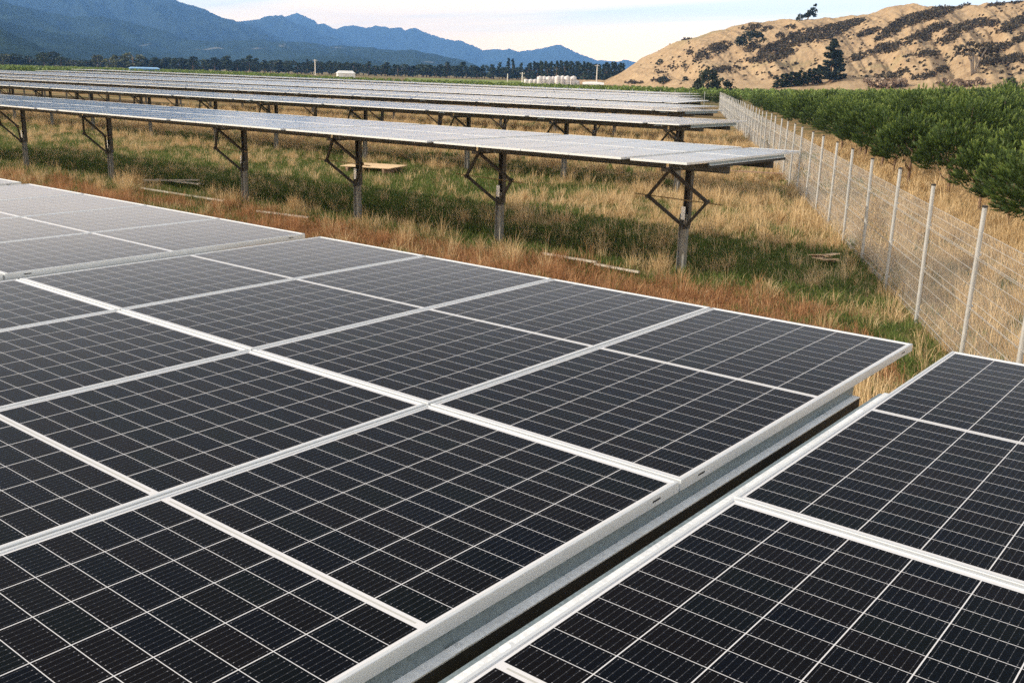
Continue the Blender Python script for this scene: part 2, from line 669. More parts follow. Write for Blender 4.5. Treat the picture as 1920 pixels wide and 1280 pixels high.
M['stone'] = plain('pale_tan_stone', (0.50, 0.36, 0.23), 0.9, 0, 0.25, 8)
M['rust'] = plain('rusty_timber', (0.30, 0.19, 0.13), 0.9, 0, 0.3, 5)


# ------------------------------------------------------------------ ground
WEDGE_L, WEDGE_R = bearing(-160), bearing(2090)


def in_view(x, y, grow=0.0):
    dx, dy = x - CAM_C[0], y - CAM_C[1]
    return (WEDGE_L[0] * dy - WEDGE_L[1] * dx < grow) & (WEDGE_R[0] * dy - WEDGE_R[1] * dx > -grow)


FENCE0, FSTEP = np.array([-1.75, 10.50]), np.array([-1.22, 2.19])
FDIR = FSTEP / np.linalg.norm(FSTEP)
FNRM = np.array([FDIR[1], -FDIR[0]])        # towards the plantation


def fence_off(x, y):
    """signed distance to the fence line, positive on the plantation side"""
    return (x - FENCE0[0]) * FNRM[0] + (y - FENCE0[1]) * FNRM[1]


def straw_cover(x, y):
    """0 = green sward, 1 = tall dry grass"""
    n = fbm(x * 0.42 + 3, y * 0.42, 4)
    n2 = fbm(x * 1.1 + 11, y * 1.1 + 5, 3)
    b = 0.50 * n + 0.50 * n2
    off = fence_off(x, y)
    bias = -0.05 + 0.07 * np.clip(1 + off / 5.0, 0, 1)
    bias = bias - 0.16 * ((y > 13.8) & (y < 23)) * np.clip((-14 - x) / 7, 0, 1)
    bias = bias + 0.12 * np.exp(-((y - 20.5) / 2.6) ** 2)
    bias = np.where(off > 0, 0.30, bias)
    bias = np.where(y > 28, 0.10, bias)
    return np.clip((b + bias - 0.45) / 0.13, 0, 1)


def thatch_cover(x, y):
    """strip of flattened red-brown grass along the front posts of the second row"""
    n = fbm(x * 0.5 + 40, y * 0.7 + 8, 4)
    band = np.exp(-((y - 11.2 - 0.02 * x) / 2.3) ** 4)
    band = np.maximum(band, np.exp(-((y - 5.0) / 3.2) ** 4))
    n = 0.6 * n + 0.4 * fbm(x * 1.5 + 4, y * 1.5 + 2, 3)
    return np.clip((n + 0.42 * band - 0.74) / 0.16, 0, 1) * (fence_off(x, y) < -0.8)


def axis(near0, near1, step, far, n):
    a = np.arange(near0, near1 + 1e-6, step)
    g = np.geomspace(1, far, n)
    return np.concatenate([near0 - g[::-1], a, near1 + g])


gx = axis(-62, 12, 0.5, 2900, 40)
gy = axis(-8, 64, 0.5, 1400, 40)
gx = np.concatenate([np.linspace(-9200, gx[0] - 200, 24), gx])
gy = np.concatenate([gy, np.linspace(gy[-1] + 200, 9200, 30)])
GX, GY = np.meshgrid(gx, gy)
nxg, nyg = len(gx), len(gy)
near = (GX > -62) & (GX < 12) & (GY > -8) & (GY < 64)
GZ = np.where(near, (fbm(GX * 0.9, GY * 0.9, 3) - 0.5) * 0.10 - 0.03, -0.03)
idx = np.arange(nxg * nyg).reshape(nyg, nxg)
gf = np.stack([idx[:-1, :-1], idx[:-1, 1:], idx[1:, 1:], idx[1:, :-1]], -1).reshape(-1, 4)
t = NT('field_ground')
st, th = t.attr('straw'), t.attr('thatch')
n1 = t.noise(0.35, 6, 0.62, t.pos())
n2 = t.noise(5.0, 6, 0.7, t.pos())
n3 = t.noise(26.0, 4, 0.7, t.pos())
nn = t.math('ADD', t.math('MULTIPLY', n2, 0.55), t.math('MULTIPLY', n3, 0.45))
strawc = t.ramp(nn, [(0.3, (0.17, 0.11, 0.055)), (0.55, (0.31, 0.21, 0.105)), (0.75, (0.42, 0.30, 0.16))])
greenc = t.ramp(nn, [(0.3, (0.030, 0.042, 0.014)), (0.55, (0.060, 0.085, 0.024)), (0.75, (0.13, 0.13, 0.05))])
thatchc = t.ramp(nn, [(0.3, (0.10, 0.055, 0.028)), (0.55, (0.22, 0.12, 0.06)), (0.75, (0.34, 0.21, 0.11))])
c = t.mix(st, greenc, strawc)
c = t.mix(th, c, thatchc)
t.base(c).set(0.95, 0, 0.1)
t.bump(nn, 0.6, 0.08)
M['ground'] = t.mat
gfar = np.hypot(GX + 20, GY - 25)
sc_ = straw_cover(GX, GY)
sc_ = np.where(gfar > 110, 0.55 + 0.3 * (fbm(GX * 0.01, GY * 0.01, 3) - 0.5), sc_)
ground = put('ground', np_mesh('ground', np.stack([GX, GY, GZ], -1).reshape(-1, 3), gf, [M['ground']],
                               {'straw': sc_.ravel(), 'thatch': (thatch_cover(GX, GY) * near).ravel()}, True))
tag(ground, 'open ground of dry and green grass under the solar rows', 'ground', kind='structure')


# ------------------------------------------------------------------ grass
def blade_mesh(parts, mats):
    V, F, MI = [], [], []
    base = 0
    for (x, y, h, w, lean, mi, fan) in parts:
        n = len(x)
        if n == 0:
            continue
        a = RNG.uniform(0, 2 * math.pi, n)
        # leaning follows a slow wind field plus scatter
        wd = 2 * math.pi * fbm(x * 0.25, y * 0.25, 2) * 1.5
        ld = wd + RNG.normal(0, 1.2, n) if fan is None else fan + RNG.normal(0, 0.6, n)
        ln = lean * np.abs(RNG.normal(1, 0.45, n))
        lx, ly = np.cos(ld) * ln * h, np.sin(ld) * ln * h
        sx, sy = np.cos(a) * w / 2, np.sin(a) * w / 2
        z0 = np.full(n, -0.06)
        hz = h * np.sqrt(np.clip(1 - np.minimum(ln, 0.95) ** 2, 0.08, 1))
        P = np.empty((n, 5, 3))
        P[:, 0] = np.stack([x - sx, y - sy, z0], -1)
        P[:, 1] = np.stack([x + sx, y + sy, z0], -1)
        P[:, 2] = np.stack([x + 0.36 * lx + sx * 0.8, y + 0.36 * ly + sy * 0.8, hz * 0.58], -1)
        P[:, 3] = np.stack([x + 0.36 * lx - sx * 0.8, y + 0.36 * ly - sy * 0.8, hz * 0.58], -1)
        P[:, 4] = np.stack([x + lx, y + ly, hz], -1)
        V.append(P.reshape(-1, 3))
        i = base + np.arange(n)[:, None] * 5
        F.append(np.concatenate([i + [0, 1, 2], i + [0, 2, 3], i + [3, 2, 4]], 1).reshape(-1, 3))
        MI.append(np.full(n * 3, mi))
        base += n * 5
    return np.concatenate(V), np.concatenate(F), np.concatenate(MI)


def scatter(n, x0, x1, y0, y1, prob):
    x, y = RNG.uniform(x0, x1, n), RNG.uniform(y0, y1, n)
    k = in_view(x, y) & (RNG.random(n) < prob(x, y))
    x, y = x[k], y[k]
    return x, y


def tussock(x, y):
    return np.clip((fbm(x * 1.7 + 7, y * 1.7 + 1, 3) - 0.42) / 0.16, 0, 1)


def tufts(n, x0, x1, y0, y1, prob, per, radius, hgt, w, lean):
    """clumps of blades that fan out from a common root"""
    cx, cy = scatter(n, x0, x1, y0, y1, prob)
    m = len(cx)
    k = RNG.integers(int(per * 0.5), int(per * 1.4) + 1, m)
    i = np.repeat(np.arange(m), k)
    q = len(i)
    r = RNG.uniform(radius[0], radius[1], m)[i]
    a, d = RNG.uniform(0, 2 * math.pi, q), RNG.random(q) ** 0.7
    h0 = RNG.uniform(hgt[0], hgt[1], m)
    h = h0[i] * RNG.uniform(0.55, 1.1, q) * (1.1 - 0.35 * d)
    return (cx[i] + np.cos(a) * d * r, cy[i] + np.sin(a) * d * r, h, w * RNG.uniform(0.6, 1.3, q), lean * (0.35 + 0.9 * d), 0, a)


straw_parts, green_parts, thatch_parts = [], [], []
zones = [  # box, blade width, density factor
    (-40, 6, 3.5, 16.5, 0.0075, 1.0),
    (-62, -2, 16.5, 28, 0.011, 0.75),
    (-75, -6, 28, 60, 0.020, 0.30),
]
for (x0, x1, y0, y1, w, df) in zones:
    area = (x1 - x0) * (y1 - y0)
    nb = lambda dens: int(area * dens * df)
    open_ = lambda a, b: 1 - 0.85 * thatch_cover(a, b)
    # tall straw tussocks
    straw_parts.append(tufts(nb(11), x0, x1, y0, y1, lambda a, b: straw_cover(a, b) * (0.18 + 0.82 * tussock(a, b)) * open_(a, b), 44, (0.06, 0.22), (0.26, 0.66), w, 0.55))
    # scattered stragglers in the green
    straw_parts.append(tufts(nb(2.2), x0, x1, y0, y1, lambda a, b: (1 - 0.5 * straw_cover(a, b)) * open_(a, b), 22, (0.04, 0.14), (0.16, 0.45), w, 0.6))
    # dead mat and single stalks
    x, y = scatter(nb(330), x0, x1, y0, y1, lambda a, b: (0.22 + 0.6 * straw_cover(a, b)) * open_(a, b))
    straw_parts.append((x, y, RNG.uniform(0.06, 0.24, len(x)), w * 1.1 * RNG.uniform(0.6, 1.3, len(x)), 0.85, 0, None))
    # green sward
    x, y = scatter(nb(480), x0, x1, y0, y1, lambda a, b: np.clip(1.1 - 0.9 * straw_cover(a, b), 0.12, 1) * open_(a, b) * (fence_off(a, b) < 3))
    green_parts.append((x, y, RNG.uniform(0.05, 0.17, len(x)) * (0.6 + 0.8 * fbm(x, y, 2)), w * 1.3 * RNG.uniform(0.6, 1.3, len(x)), 0.7, 0, None))
    green_parts.append(tufts(nb(5), x0, x1, y0, y1, lambda a, b: np.clip(1.1 - straw_cover(a, b), 0.08, 1) * open_(a, b) * (fence_off(a, b) < 3), 30, (0.05, 0.18), (0.12, 0.30), w, 0.6))
x, y = scatter(330000, -40, 4, 3.2, 13.8, thatch_cover)
thatch_parts.append((x, y, RNG.uniform(0.08, 0.30, len(x)), 0.0085 * RNG.uniform(0.6, 1.3, len(x)), 0.9, 0, None))
thatch_parts.append(tufts(4200, -40, 4, 3.2, 13.8, lambda a, b: thatch_cover(a, b) * tussock(a, b), 38, (0.06, 0.2), (0.2, 0.5), 0.0075, 0.55))
green_parts.append(tufts(1600, -40, 4, 3.2, 13.8, lambda a, b: thatch_cover(a, b) * (1 - tussock(a, b)), 26, (0.05, 0.15), (0.08, 0.2), 0.009, 0.7))
for nm, pt, mt, lb, ct in (('dry_grass', straw_parts, 'straw', 'tall pale dry grass in wind-bent tussocks across the field', 'dry grass'),
                           ('green_grass', green_parts, 'green', 'short green grass growing between the dry tussocks', 'green grass'),
                           ('fallen_grass', thatch_parts, 'thatch', 'flattened red-brown dead grass in front of the second solar row', 'dead grass')):
    v, f, mi = blade_mesh(pt, None)
    o = put(nm, np_mesh(nm, v, f, [M[mt]]))
    tag(o, lb, ct, kind='stuff')


# ------------------------------------------------------------------ solar tables
def frame_mesh():
    """open frame with a thin lip, mitred corners and two drain slots"""
    mb = MB()
    hx, hy = (PW - PG) / 2, (PL - PG) / 2
    prof = [(0.030, -0.035), (0.0, -0.035), (0.0, -0.0015), (0.0015, 0.0), (0.0105, 0.0), (0.012, -0.0015), (0.012, -0.033), (0.030, -0.033)]
    n = len(prof)
    for (i, z) in prof:
        for sx, sy in ((-1, -1), (1, -1), (1, 1), (-1, 1)):
            mb.v.append((sx * (hx - i), sy * (hy - i), z))
    for k in range(n):
        k2 = (k + 1) % n
        for cc in range(4):
            c2 = (cc + 1) % 4
            mb.f.append((k * 4 + cc, k * 4 + c2, k2 * 4 + c2, k2 * 4 + cc))
            mb.m.append(0)
    for sx in (-1, 1):
        for sy in (-1, 1):
            xo = sx * (hx + 0.0004)
            y0 = sy * (hy - 0.13)
            mb.box((min(xo, xo - sx * 0.004), y0 - 0.022, -0.020), (max(xo, xo - sx * 0.004), y0 + 0.022, -0.014), 1)
    return mb.mesh('panel_frame', [M['alu'], M['slot']])


def glass_mesh():
    mb = MB()
    mb.add([(-GW / 2, -GL / 2, 0), (GW / 2, -GL / 2, 0), (GW / 2, GL / 2, 0), (-GW / 2, GL / 2, 0)], [(0, 1, 2, 3)], 0)
    mb.add([(-GW / 2, -GL / 2, -0.005), (GW / 2, -GL / 2, -0.005), (GW / 2, GL / 2, -0.005), (-GW / 2, GL / 2, -0.005)], [(3, 2, 1, 0)], 1)
    return mb.mesh('panel_glass', [M['cells'], M['backsheet']])


FRAME, GLASS = frame_mesh(), glass_mesh()
GLASS_Z = -0.0028


t = NT('far_solar_glass')
t.base(t.ramp(t.noise(0.8, 3, 0.5, t.pos()), [(0.3, (0.020, 0.021, 0.026)), (0.7, (0.034, 0.034, 0.038))]))
t.set(0.12, 0, 0.5)
t.p.inputs['IOR'].default_value = 1.27
M['far_cells'] = t.mat


def panel_one_mesh():
    """a whole panel in one mesh, for the rows where frame and glass can no longer be told apart"""
    mb = MB()
    hx, hy = (PW - PG) / 2, (PL - PG) / 2
    i = 0.012
    mb.add([(-GW / 2, -GL / 2, GLASS_Z), (GW / 2, -GL / 2, GLASS_Z), (GW / 2, GL / 2, GLASS_Z), (-GW / 2, GL / 2, GLASS_Z)], [(0, 1, 2, 3)], 0)
    mb.add([(-GW / 2, -GL / 2, -0.009), (GW / 2, -GL / 2, -0.009), (GW / 2, GL / 2, -0.009), (-GW / 2, GL / 2, -0.009)], [(3, 2, 1, 0)], 2)
    mb.box((-hx, -hy, -0.035), (-hx + i, hy, 0), 1)
    mb.box((hx - i, -hy, -0.035), (hx, hy, 0), 1)
    mb.box((-hx + i, -hy, -0.035), (hx - i, -hy + i, 0), 1)
    mb.box((-hx + i, hy - i, -0.035), (hx - i, hy, 0), 1)
    return mb.mesh('solar_panel_whole', [M['far_cells'], M['alu'], M['backsheet']])


PANEL1 = panel_one_mesh()
RL = 1.45                              # half length of the rafters


def rafter_mesh(kind):
    mb = MB()
    if kind == 'R':      # open channel whose lower flange stands out past the table's end
        mb.box((-0.006, -RL, -0.120), (-0.002, RL, -0.0365), 1)
        mb.box((-0.0015, -RL, -0.081), (0.029, RL, -0.077), 0)
        mb.box((0.0255, -RL, -0.128), (0.029, RL, -0.0815), 2)  # lip coloured near black to stand for the deep shade in the gap
        mb.box((-0.050, -RL, -0.0395), (-0.0065, RL, -0.0362), 0)
    elif kind == 'L':    # upper flange stands out, then a folded lip
        mb.box((-0.052, -RL, -0.0425), (0.030, RL, -0.0365), 0)
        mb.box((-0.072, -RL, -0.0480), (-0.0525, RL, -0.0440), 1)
        mb.box((0.030, -RL, -0.120), (0.034, RL, -0.0365), 1)
    else:
        mb.box((-0.030, -RL, -0.0405), (0.030, RL, -0.0365), 0)
        mb.box((-0.002, -RL, -0.120), (0.002, RL, -0.041), 1)
        mb.box((-0.030, -RL, -0.1245), (0.030, RL, -0.1205), 0)
    return mb.mesh('rafter_' + kind, [M['galv'], M['galv_dark'], M['gap_shade']])


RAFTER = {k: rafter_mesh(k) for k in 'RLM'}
mb = MB()
mb.box((0.002, -0.026, -0.0767), (0.031, 0.026, -0.0737), 0)
mb.lathe([(0.0001, 0.006), (0.007, 0.006), (0.007, 0.0), ], 6, 1, (0.017, 0, -0.0737))
mb.lathe([(0.0001, 0.010), (0.0035, 0.010), (0.0035, 0.006), ], 8, 1, (0.017, 0, -0.0737))
CLIP_R = mb.mesh('clip_r', [M['galv'], M['alu']])
mb = MB()
mb.box((-0.050, -0.022, -0.0362), (-0.010, 0.022, -0.0335), 0)
mb.lathe([(0.0001, 0.006), (0.007, 0.006), (0.007, 0.0)], 6, 1, (-0.032, 0, -0.0335))
CLIP_L = mb.mesh('clip_l', [M['galv'], M['alu']])

BY = 0.85                              # main beams stand this far to each side of the table's middle


def beam_mesh(w):
    mb = MB()
    x0, x1 = -w / 2 - 0.06, w / 2 + 0.05
    mb.box((x0, -0.045, -0.132), (x1, 0.045, -0.126), 0)
    mb.box((x0, -0.045, -0.246), (x1, 0.045, -0.240), 0)
    mb.box((x0, 0.035, -0.2395), (x1, 0.041, -0.1325), 0)
    return mb.mesh('main_beam', [M['beam']])


def post_mesh():
    mb = MB()     # channel post hung under the beam
    mb.box((-0.062, -0.052, -1.36), (-0.056, 0.052, -0.3005))
    mb.box((0.056, -0.052, -1.36), (0.062, 0.052, -0.3005))
    mb.box((-0.0555, 0.044, -1.36), (0.0555, 0.050, -0.3005))
    mb.box((-0.075, -0.90, -0.30), (0.075, 0.90, -0.2475))
    return mb.mesh('post', [M['post']])


def pile_mesh():
    mb = MB()     # rolled section driven into the ground
    mb.box((-0.075, -0.066, -2.9), (-0.067, 0.050, -1.12))
    mb.box((0.067, -0.066, -2.9), (0.075, 0.050, -1.12))
    mb.box((-0.0665, -0.012, -2.9), (0.0665, -0.004, -1.12))
    return mb.mesh('pile', [M['pile']])


def rear_post_mesh():
    mb = MB()
    mb.box((-0.05, -0.045, -2.9), (-0.044, 0.045, -0.2475))
    mb.box((0.044, -0.045, -2.9), (0.05, 0.045, -0.2475))
    mb.box((-0.0435, -0.004, -2.9), (0.0435, 0.004, -0.2475))
    return mb.mesh('rear_post', [M['pile']])


JT, JM, JB = (-0.85, -0.27), (-0.53, -0.80), (-0.18, -1.34)      # (y, z) of top, middle and bottom of the jack, from the post line


def jack_mesh():
    mb = MB()
    hw = 0.60
    T, B = (0, JT[0], JT[1]), (0, JB[0], JB[1])
    Lp, Rp = (-hw, JM[0], JM[1]), (hw, JM[0], JM[1])
    n = (0, 1, 0.35)
    mb.bar(T, Lp, 0.055, 0.042, 0, n)
    mb.bar(T, Rp, 0.055, 0.042, 0, n)
    mb.bar(B, Lp, 0.052, 0.040, 0, n)
    mb.bar(B, Rp, 0.052, 0.040, 0, n)
    for p in (T, B, Lp, Rp):
        mb.tube([(p[0], p[1] - 0.045, p[2] - 0.012), (p[0], p[1] + 0.045, p[2] + 0.012)], 0.036, 10)
    # brackets to the beam and to the post
    mb.box((-0.05, JT[0] - 0.03, JT[1] + 0.02), (0.05, JT[0] + 0.03, -0.2465))
    mb.box((-0.035, JB[0] + 0.04, JB[1] - 0.035), (0.035, -0.053, JB[1] + 0.035))
    return mb.mesh('jack', [M['jack']])


def rod_mesh():
    mb = MB()
    mb.tube([(-0.89, JM[0], JM[1] + 0.02), (0.89, JM[0], JM[1] - 0.02)], 0.0095, 8)
    for sx in (-1, 1):
        mb.tube([(sx * 0.64, JM[0], JM[1]), (sx * 0.665, JM[0], JM[1])], 0.019, 6)
    return mb.mesh('rod', [M['rod']])


def collar_mesh():
    mb = MB()
    mb.box((-0.05, -0.080, -1.22), (0.03, -0.0665, -0.98))
    mb.box((-0.05, -0.0660, -1.20), (-0.044, -0.03, -1.02))
    return mb.mesh('collar', [M['galv']])


POST, PILE, RPOST, JACK, ROD, COLLAR = post_mesh(), pile_mesh(), rear_post_mesh(), jack_mesh(), rod_mesh(), collar_mesh()
BEAMS = {n: beam_mesh(n * PW) for n in (1, 4, 5)}


def deck_mesh(n):
    """all panels of a far table as one sheet of framed glass"""
    mb = MB()
    for i in range(n):
        for j in (-0.5, 0.5):
            cx, cy = (i - (n - 1) / 2) * PW, j * PL
            hx, hy, e = (PW - PG) / 2, (PL - PG) / 2, 0.014
            mb.add([(cx - hx + e, cy - hy + e, GLASS_Z), (cx + hx - e, cy - hy + e, GLASS_Z), (cx + hx - e, cy + hy - e, GLASS_Z), (cx - hx + e, cy + hy - e, GLASS_Z)], [(0, 1, 2, 3)], 0)
            mb.box((cx - hx, cy - hy, -0.035), (cx - hx + e, cy + hy, 0), 1)
            mb.box((cx + hx - e, cy - hy, -0.035), (cx + hx, cy + hy, 0), 1)
            mb.box((cx - hx + e, cy - hy, -0.035), (cx + hx - e, cy - hy + e, 0), 1)
            mb.box((cx - hx + e, cy + hy - e, -0.035), (cx + hx - e, cy + hy, 0), 1)
            mb.add([(cx - hx + e, cy - hy + e, -0.02), (cx + hx - e, cy - hy + e, -0.02), (cx + hx - e, cy + hy - e, -0.02), (cx - hx + e, cy + hy - e, -0.02)], [(3, 2, 1, 0)], 2)
    return mb.mesh('panel_deck', [M['far_cells'], M['alu'], M['backsheet']])


DECK = {n: deck_mesh(n) for n in (1, 4, 5)}
GAP = 0.165
ORD = ['first', 'second', 'third', 'fourth', 'fifth', 'sixth', 'seventh', 'eighth', 'ninth', 'tenth', 'eleventh', 'twelfth', 'thirteenth', 'fourteenth',
       'fifteenth', 'sixteenth', 'seventeenth', 'eighteenth', 'nineteenth', 'twentieth']
TENS = ['', '', 'twenty', 'thirty', 'forty']


def ordinal(k):
    """1 -> first"""
    if k <= 20: return ORD[k - 1]
    if k % 10 == 0: return {30: 'thirtieth', 40: 'fortieth'}[k]
    return TENS[k // 10] + '-' + ORD[k % 10 - 1]


def build_table(n, detail, has_post):
    r = empty('solar_table')
    w = n * PW
    if detail == 2:
        for i in range(n):
            for j in (-0.5, 0.5):
                fr = put('solar_panel', FRAME, r, ((i - (n - 1) / 2) * PW, j * PL, 0))
                put('glass', GLASS, fr, (0, 0, GLASS_Z))
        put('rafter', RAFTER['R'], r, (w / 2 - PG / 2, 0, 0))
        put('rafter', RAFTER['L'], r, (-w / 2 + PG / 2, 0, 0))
        for i in range(1, n):
            put('rafter', RAFTER['M'], r, (-w / 2 + i * PW, 0, 0))
        for yy in (-1.02, 1.12):
            put('clip', CLIP_R, r, (w / 2 - PG / 2, yy, 0))
            put('clip', CLIP_L, r, (-w / 2 + PG / 2, yy + 0.03, 0))
    elif detail == 1:
        for i in range(n):
            for j in (-0.5, 0.5):
                put('solar_panel', PANEL1, r, ((i - (n - 1) / 2) * PW, j * PL, 0))
        put('rafter', RAFTER['M'], r, (w / 2 - 0.04, 0, 0))
        put('rafter', RAFTER['M'], r, (-w / 2 + 0.04, 0, 0))
    else:
        put('panel_deck', DECK[n], r)
    for s in (-1, 1):
        put('beam', BEAMS[n], r, (0, s * BY, 0))
    if has_post:                          # one post in each gap between two tables, with a scissor jack to the front beam
        px = w / 2 + GAP / 2
        put('post', POST, r, (px, 0, 0))
        put('pile', PILE, r, (px - 0.03, -0.02, 0))
        if detail == 2: put('collar', COLLAR, r, (px - 0.02, -0.02, 0))
        jk = put('jack', JACK, r, (px + 0.07, 0, 0))
        if detail: put('rod', ROD, jk)
    return r


PROTO = {}


def table(n, detail, has_post, loc, tilt=0.0):
    key = (n, detail, has_post)
    if key not in PROTO:
        r = PROTO[key] = build_table(*key)
    else:
        r = copy_tree(PROTO[key])
    r.location = loc
    r.rotation_euler = (tilt, 0, 0)
    return r


# row: centre y, right end x, height offset at the fence end and far end, rise across the table, detail, row pattern
ROWS = [
    dict(y=0.0, x=0.17 + PW, z=(0, 0), rise=0, det=2, xl=-19, pat=[1, 4, 4, 4, 4], name='front'),
    dict(y=13.6, x=-6.356, z=(-0.096, -0.096), rise=0, det=2, xl=-40, pat=[1, 4, 4, 4, 5, 1, 5, 4], name='second'),
    dict(y=25.1, x=-13.05, z=(-0.08, -0.09), rise=0.01, det=1, xl=-72, pat=[1, 4, 4, 5, 4, 1, 4, 5], name='third'),
    dict(y=36.6, x=-19.7, z=(-0.13, -0.20), rise=-0.02, det=1, xl=-92, pat=[1, 4, 5, 4, 4, 4, 1, 4], name='fourth'),
    dict(y=48.1, x=-26.1, z=(-0.33, -0.30), rise=0.06, det=0, xl=-116, pat=[1, 4, 4, 4, 5, 4], name='fifth'),
    dict(y=59.6, x=-32.8, z=(-0.33, -0.24), rise=0.13, det=0, xl=-140, pat=[1, 5, 4, 4, 4, 4], name='sixth'),
    dict(y=71.1, x=-39.5, z=(-0.42, -0.34), rise=0.10, det=0, xl=-163, pat=[1, 4, 4, 5, 4], name='seventh'),
    dict(y=82.6, x=-45.9, z=(-0.42, -0.22), rise=0.08, det=0, xl=-169, pat=[1, 4, 4, 4, 4], name='eighth'),
    dict(y=94.1, x=-52.4, z=(-0.38, 0.02), rise=0.06, det=0, xl=-175, pat=[1, 4, 4, 4, 5], name='ninth'),
]
rr = random.Random(11)
for ri, R in enumerate(ROWS):
    xr = R['x']
    k = 0
    span = R['x'] - R['xl']
    while xr > R['xl']:
        n = R['pat'][k % len(R['pat'])] if k < len(R['pat']) else rr.choice([4, 4, 4, 5])
        w = n * PW
        cx = xr - w / 2
        f = (R['x'] - cx) / span
        z = HP + R['z'][0] * (1 - f) + R['z'][1] * f
        tb = table(n, R['det'], n > 1, (cx, R['y'], z), math.atan2(R['rise'], 2 * PL))
        nth = 'end' if k == 0 else ordinal(k + 1)
        look = 'dark' if ri == 0 else 'pale reflecting'
        if k == 0:
            lb = f'{look} single-width solar table at the wire fence end of the {R["name"]} row'
        elif ri == 0 and k == 1:
            lb = 'dark solar table beside the narrow gap near the camera, second in front row'
        else:
            lb = f'{look} solar table in the {R["name"]} row, {nth} counted from the wire fence'
        tag(tb, lb, 'solar table', f'solar tables of the {R["name"]} row')
        xr -= w + GAP
        k += 1

# ------------------------------------------------------------------ wire fence
FSP = float(np.linalg.norm(FSTEP))
mb = MB()
mb.tube([(0, 0, -0.35), (0, 0, 2.08)], 0.030, 12)
FPOST = mb.mesh('fence_post', [M['fpost']])
mb = MB()
mb.tube([(0, 0, 2.0805), (0, 0, 2.105)], 0.034, 12)
FCAP = mb.mesh('post_cap', [M['cap']])
mb = MB()
mb.tube([(0.0, -0.045, 0.22), (0.0, -0.032, 0.22)], 0.016, 6)
for zz in (0.85, 1.5):
    mb.tube([(0.0, -0.045, zz), (0.0, -0.032, zz)], 0.016, 6)
FCLAMP = mb.mesh('clamp', [M['fpost']])


def mesh_panel():
    """welded mesh with three folded ribs; local x runs along the fence, y across it"""
    L = FSP
    prof = []
    for zc in (0.16, 0.83, 1.46):
        prof += [(0.0, zc - 0.06), (0.055, zc - 0.012), (0.055, zc + 0.012), (0.0, zc + 0.06)]
    prof = [(0.0, 0.03)] + prof + [(0.0, 1.76)]
    V, F = [], []

    def wire(pts, r):
        b = len(V)
        for (x, y, z), (ax, ay, az), (bx, by, bz) in pts:
            for s, q in ((-1, -1), (1, -1), (1, 1), (-1, 1)):
                V.append((x + r * (s * ax + q * bx), y + r * (s * ay + q * by), z + r * (s * az + q * bz)))
        for i in range(len(pts) - 1):
            for k in range(4):
                k2 = (k + 1) % 4
                F.append((b + i * 4 + k, b + i * 4 + k2, b + i * 4 + 4 + k2, b + i * 4 + 4 + k))
    nv = int(L / 0.05)
    for i in range(nv + 1):
        x = i * L / nv
        wire([((x, y - 0.033, z), (1, 0, 0), (0, 1, 0)) for y, z in prof], 0.0012)
    for zz in (0.04, 0.105, 0.215, 0.38, 0.58, 0.775, 0.885, 1.05, 1.25, 1.405, 1.515, 1.64, 1.75):
        wire([((0, -0.030, zz), (0, 1, 0), (0, 0, 1)), ((L, -0.030, zz), (0, 1, 0), (0, 0, 1))], 0.0021)
    for zc in (0.16, 0.83, 1.46):
        wire([((0, 0.026, zc), (0, 1, 0), (0, 0, 1)), ((L, 0.026, zc), (0, 1, 0), (0, 0, 1))], 0.0021)
    return np_mesh('mesh_panel', V, F, [M['wire']])


FMESH = mesh_panel()
fang = math.atan2(FDIR[1], FDIR[0])
NF0, NF1 = -5, 43
fx0, fy0 = FENCE0 + NF0 * FSTEP
fence = empty('wire_fence', (fx0, fy0, 0), fang)
tag(fence, 'galvanised welded mesh fence on round steel posts beside the pine plantation', 'fence')
for i in range(NF1 - NF0 + 1):
    jit = random.uniform(-0.05, 0.05)
    p = put('fence_post', FPOST, fence, (i * FSP + (0.44 if i + NF0 == -1 else 0), 0, random.uniform(-0.03, 0.03)), (random.uniform(-0.012, 0.012), random.uniform(-0.012, 0.012), 0))
    put('post_cap', FCAP, p)
    if i < 24:
        put('clamp', FCLAMP, p)
    if i < NF1 - NF0:
        put('mesh_panel', FMESH, fence, (i * FSP, 0, 0))
bx, by = FENCE0 + NF1 * FSTEP
back = empty('wire_fence', (bx, by, 0), math.pi)
tag(back, 'low row of pale fence posts along the back of the solar field', 'fence')
for i in range(62):
    p = put('fence_post', FPOST, back, (i * 2.0, 0, 0))
mb = MB()
for zz in (0.3, 0.9, 1.5, 1.8):
    mb.box((0, -0.036, zz), (122, -0.031, zz + 0.006))
put('rail_wires', mb.mesh('rail_wires', [M['wire']]), back)


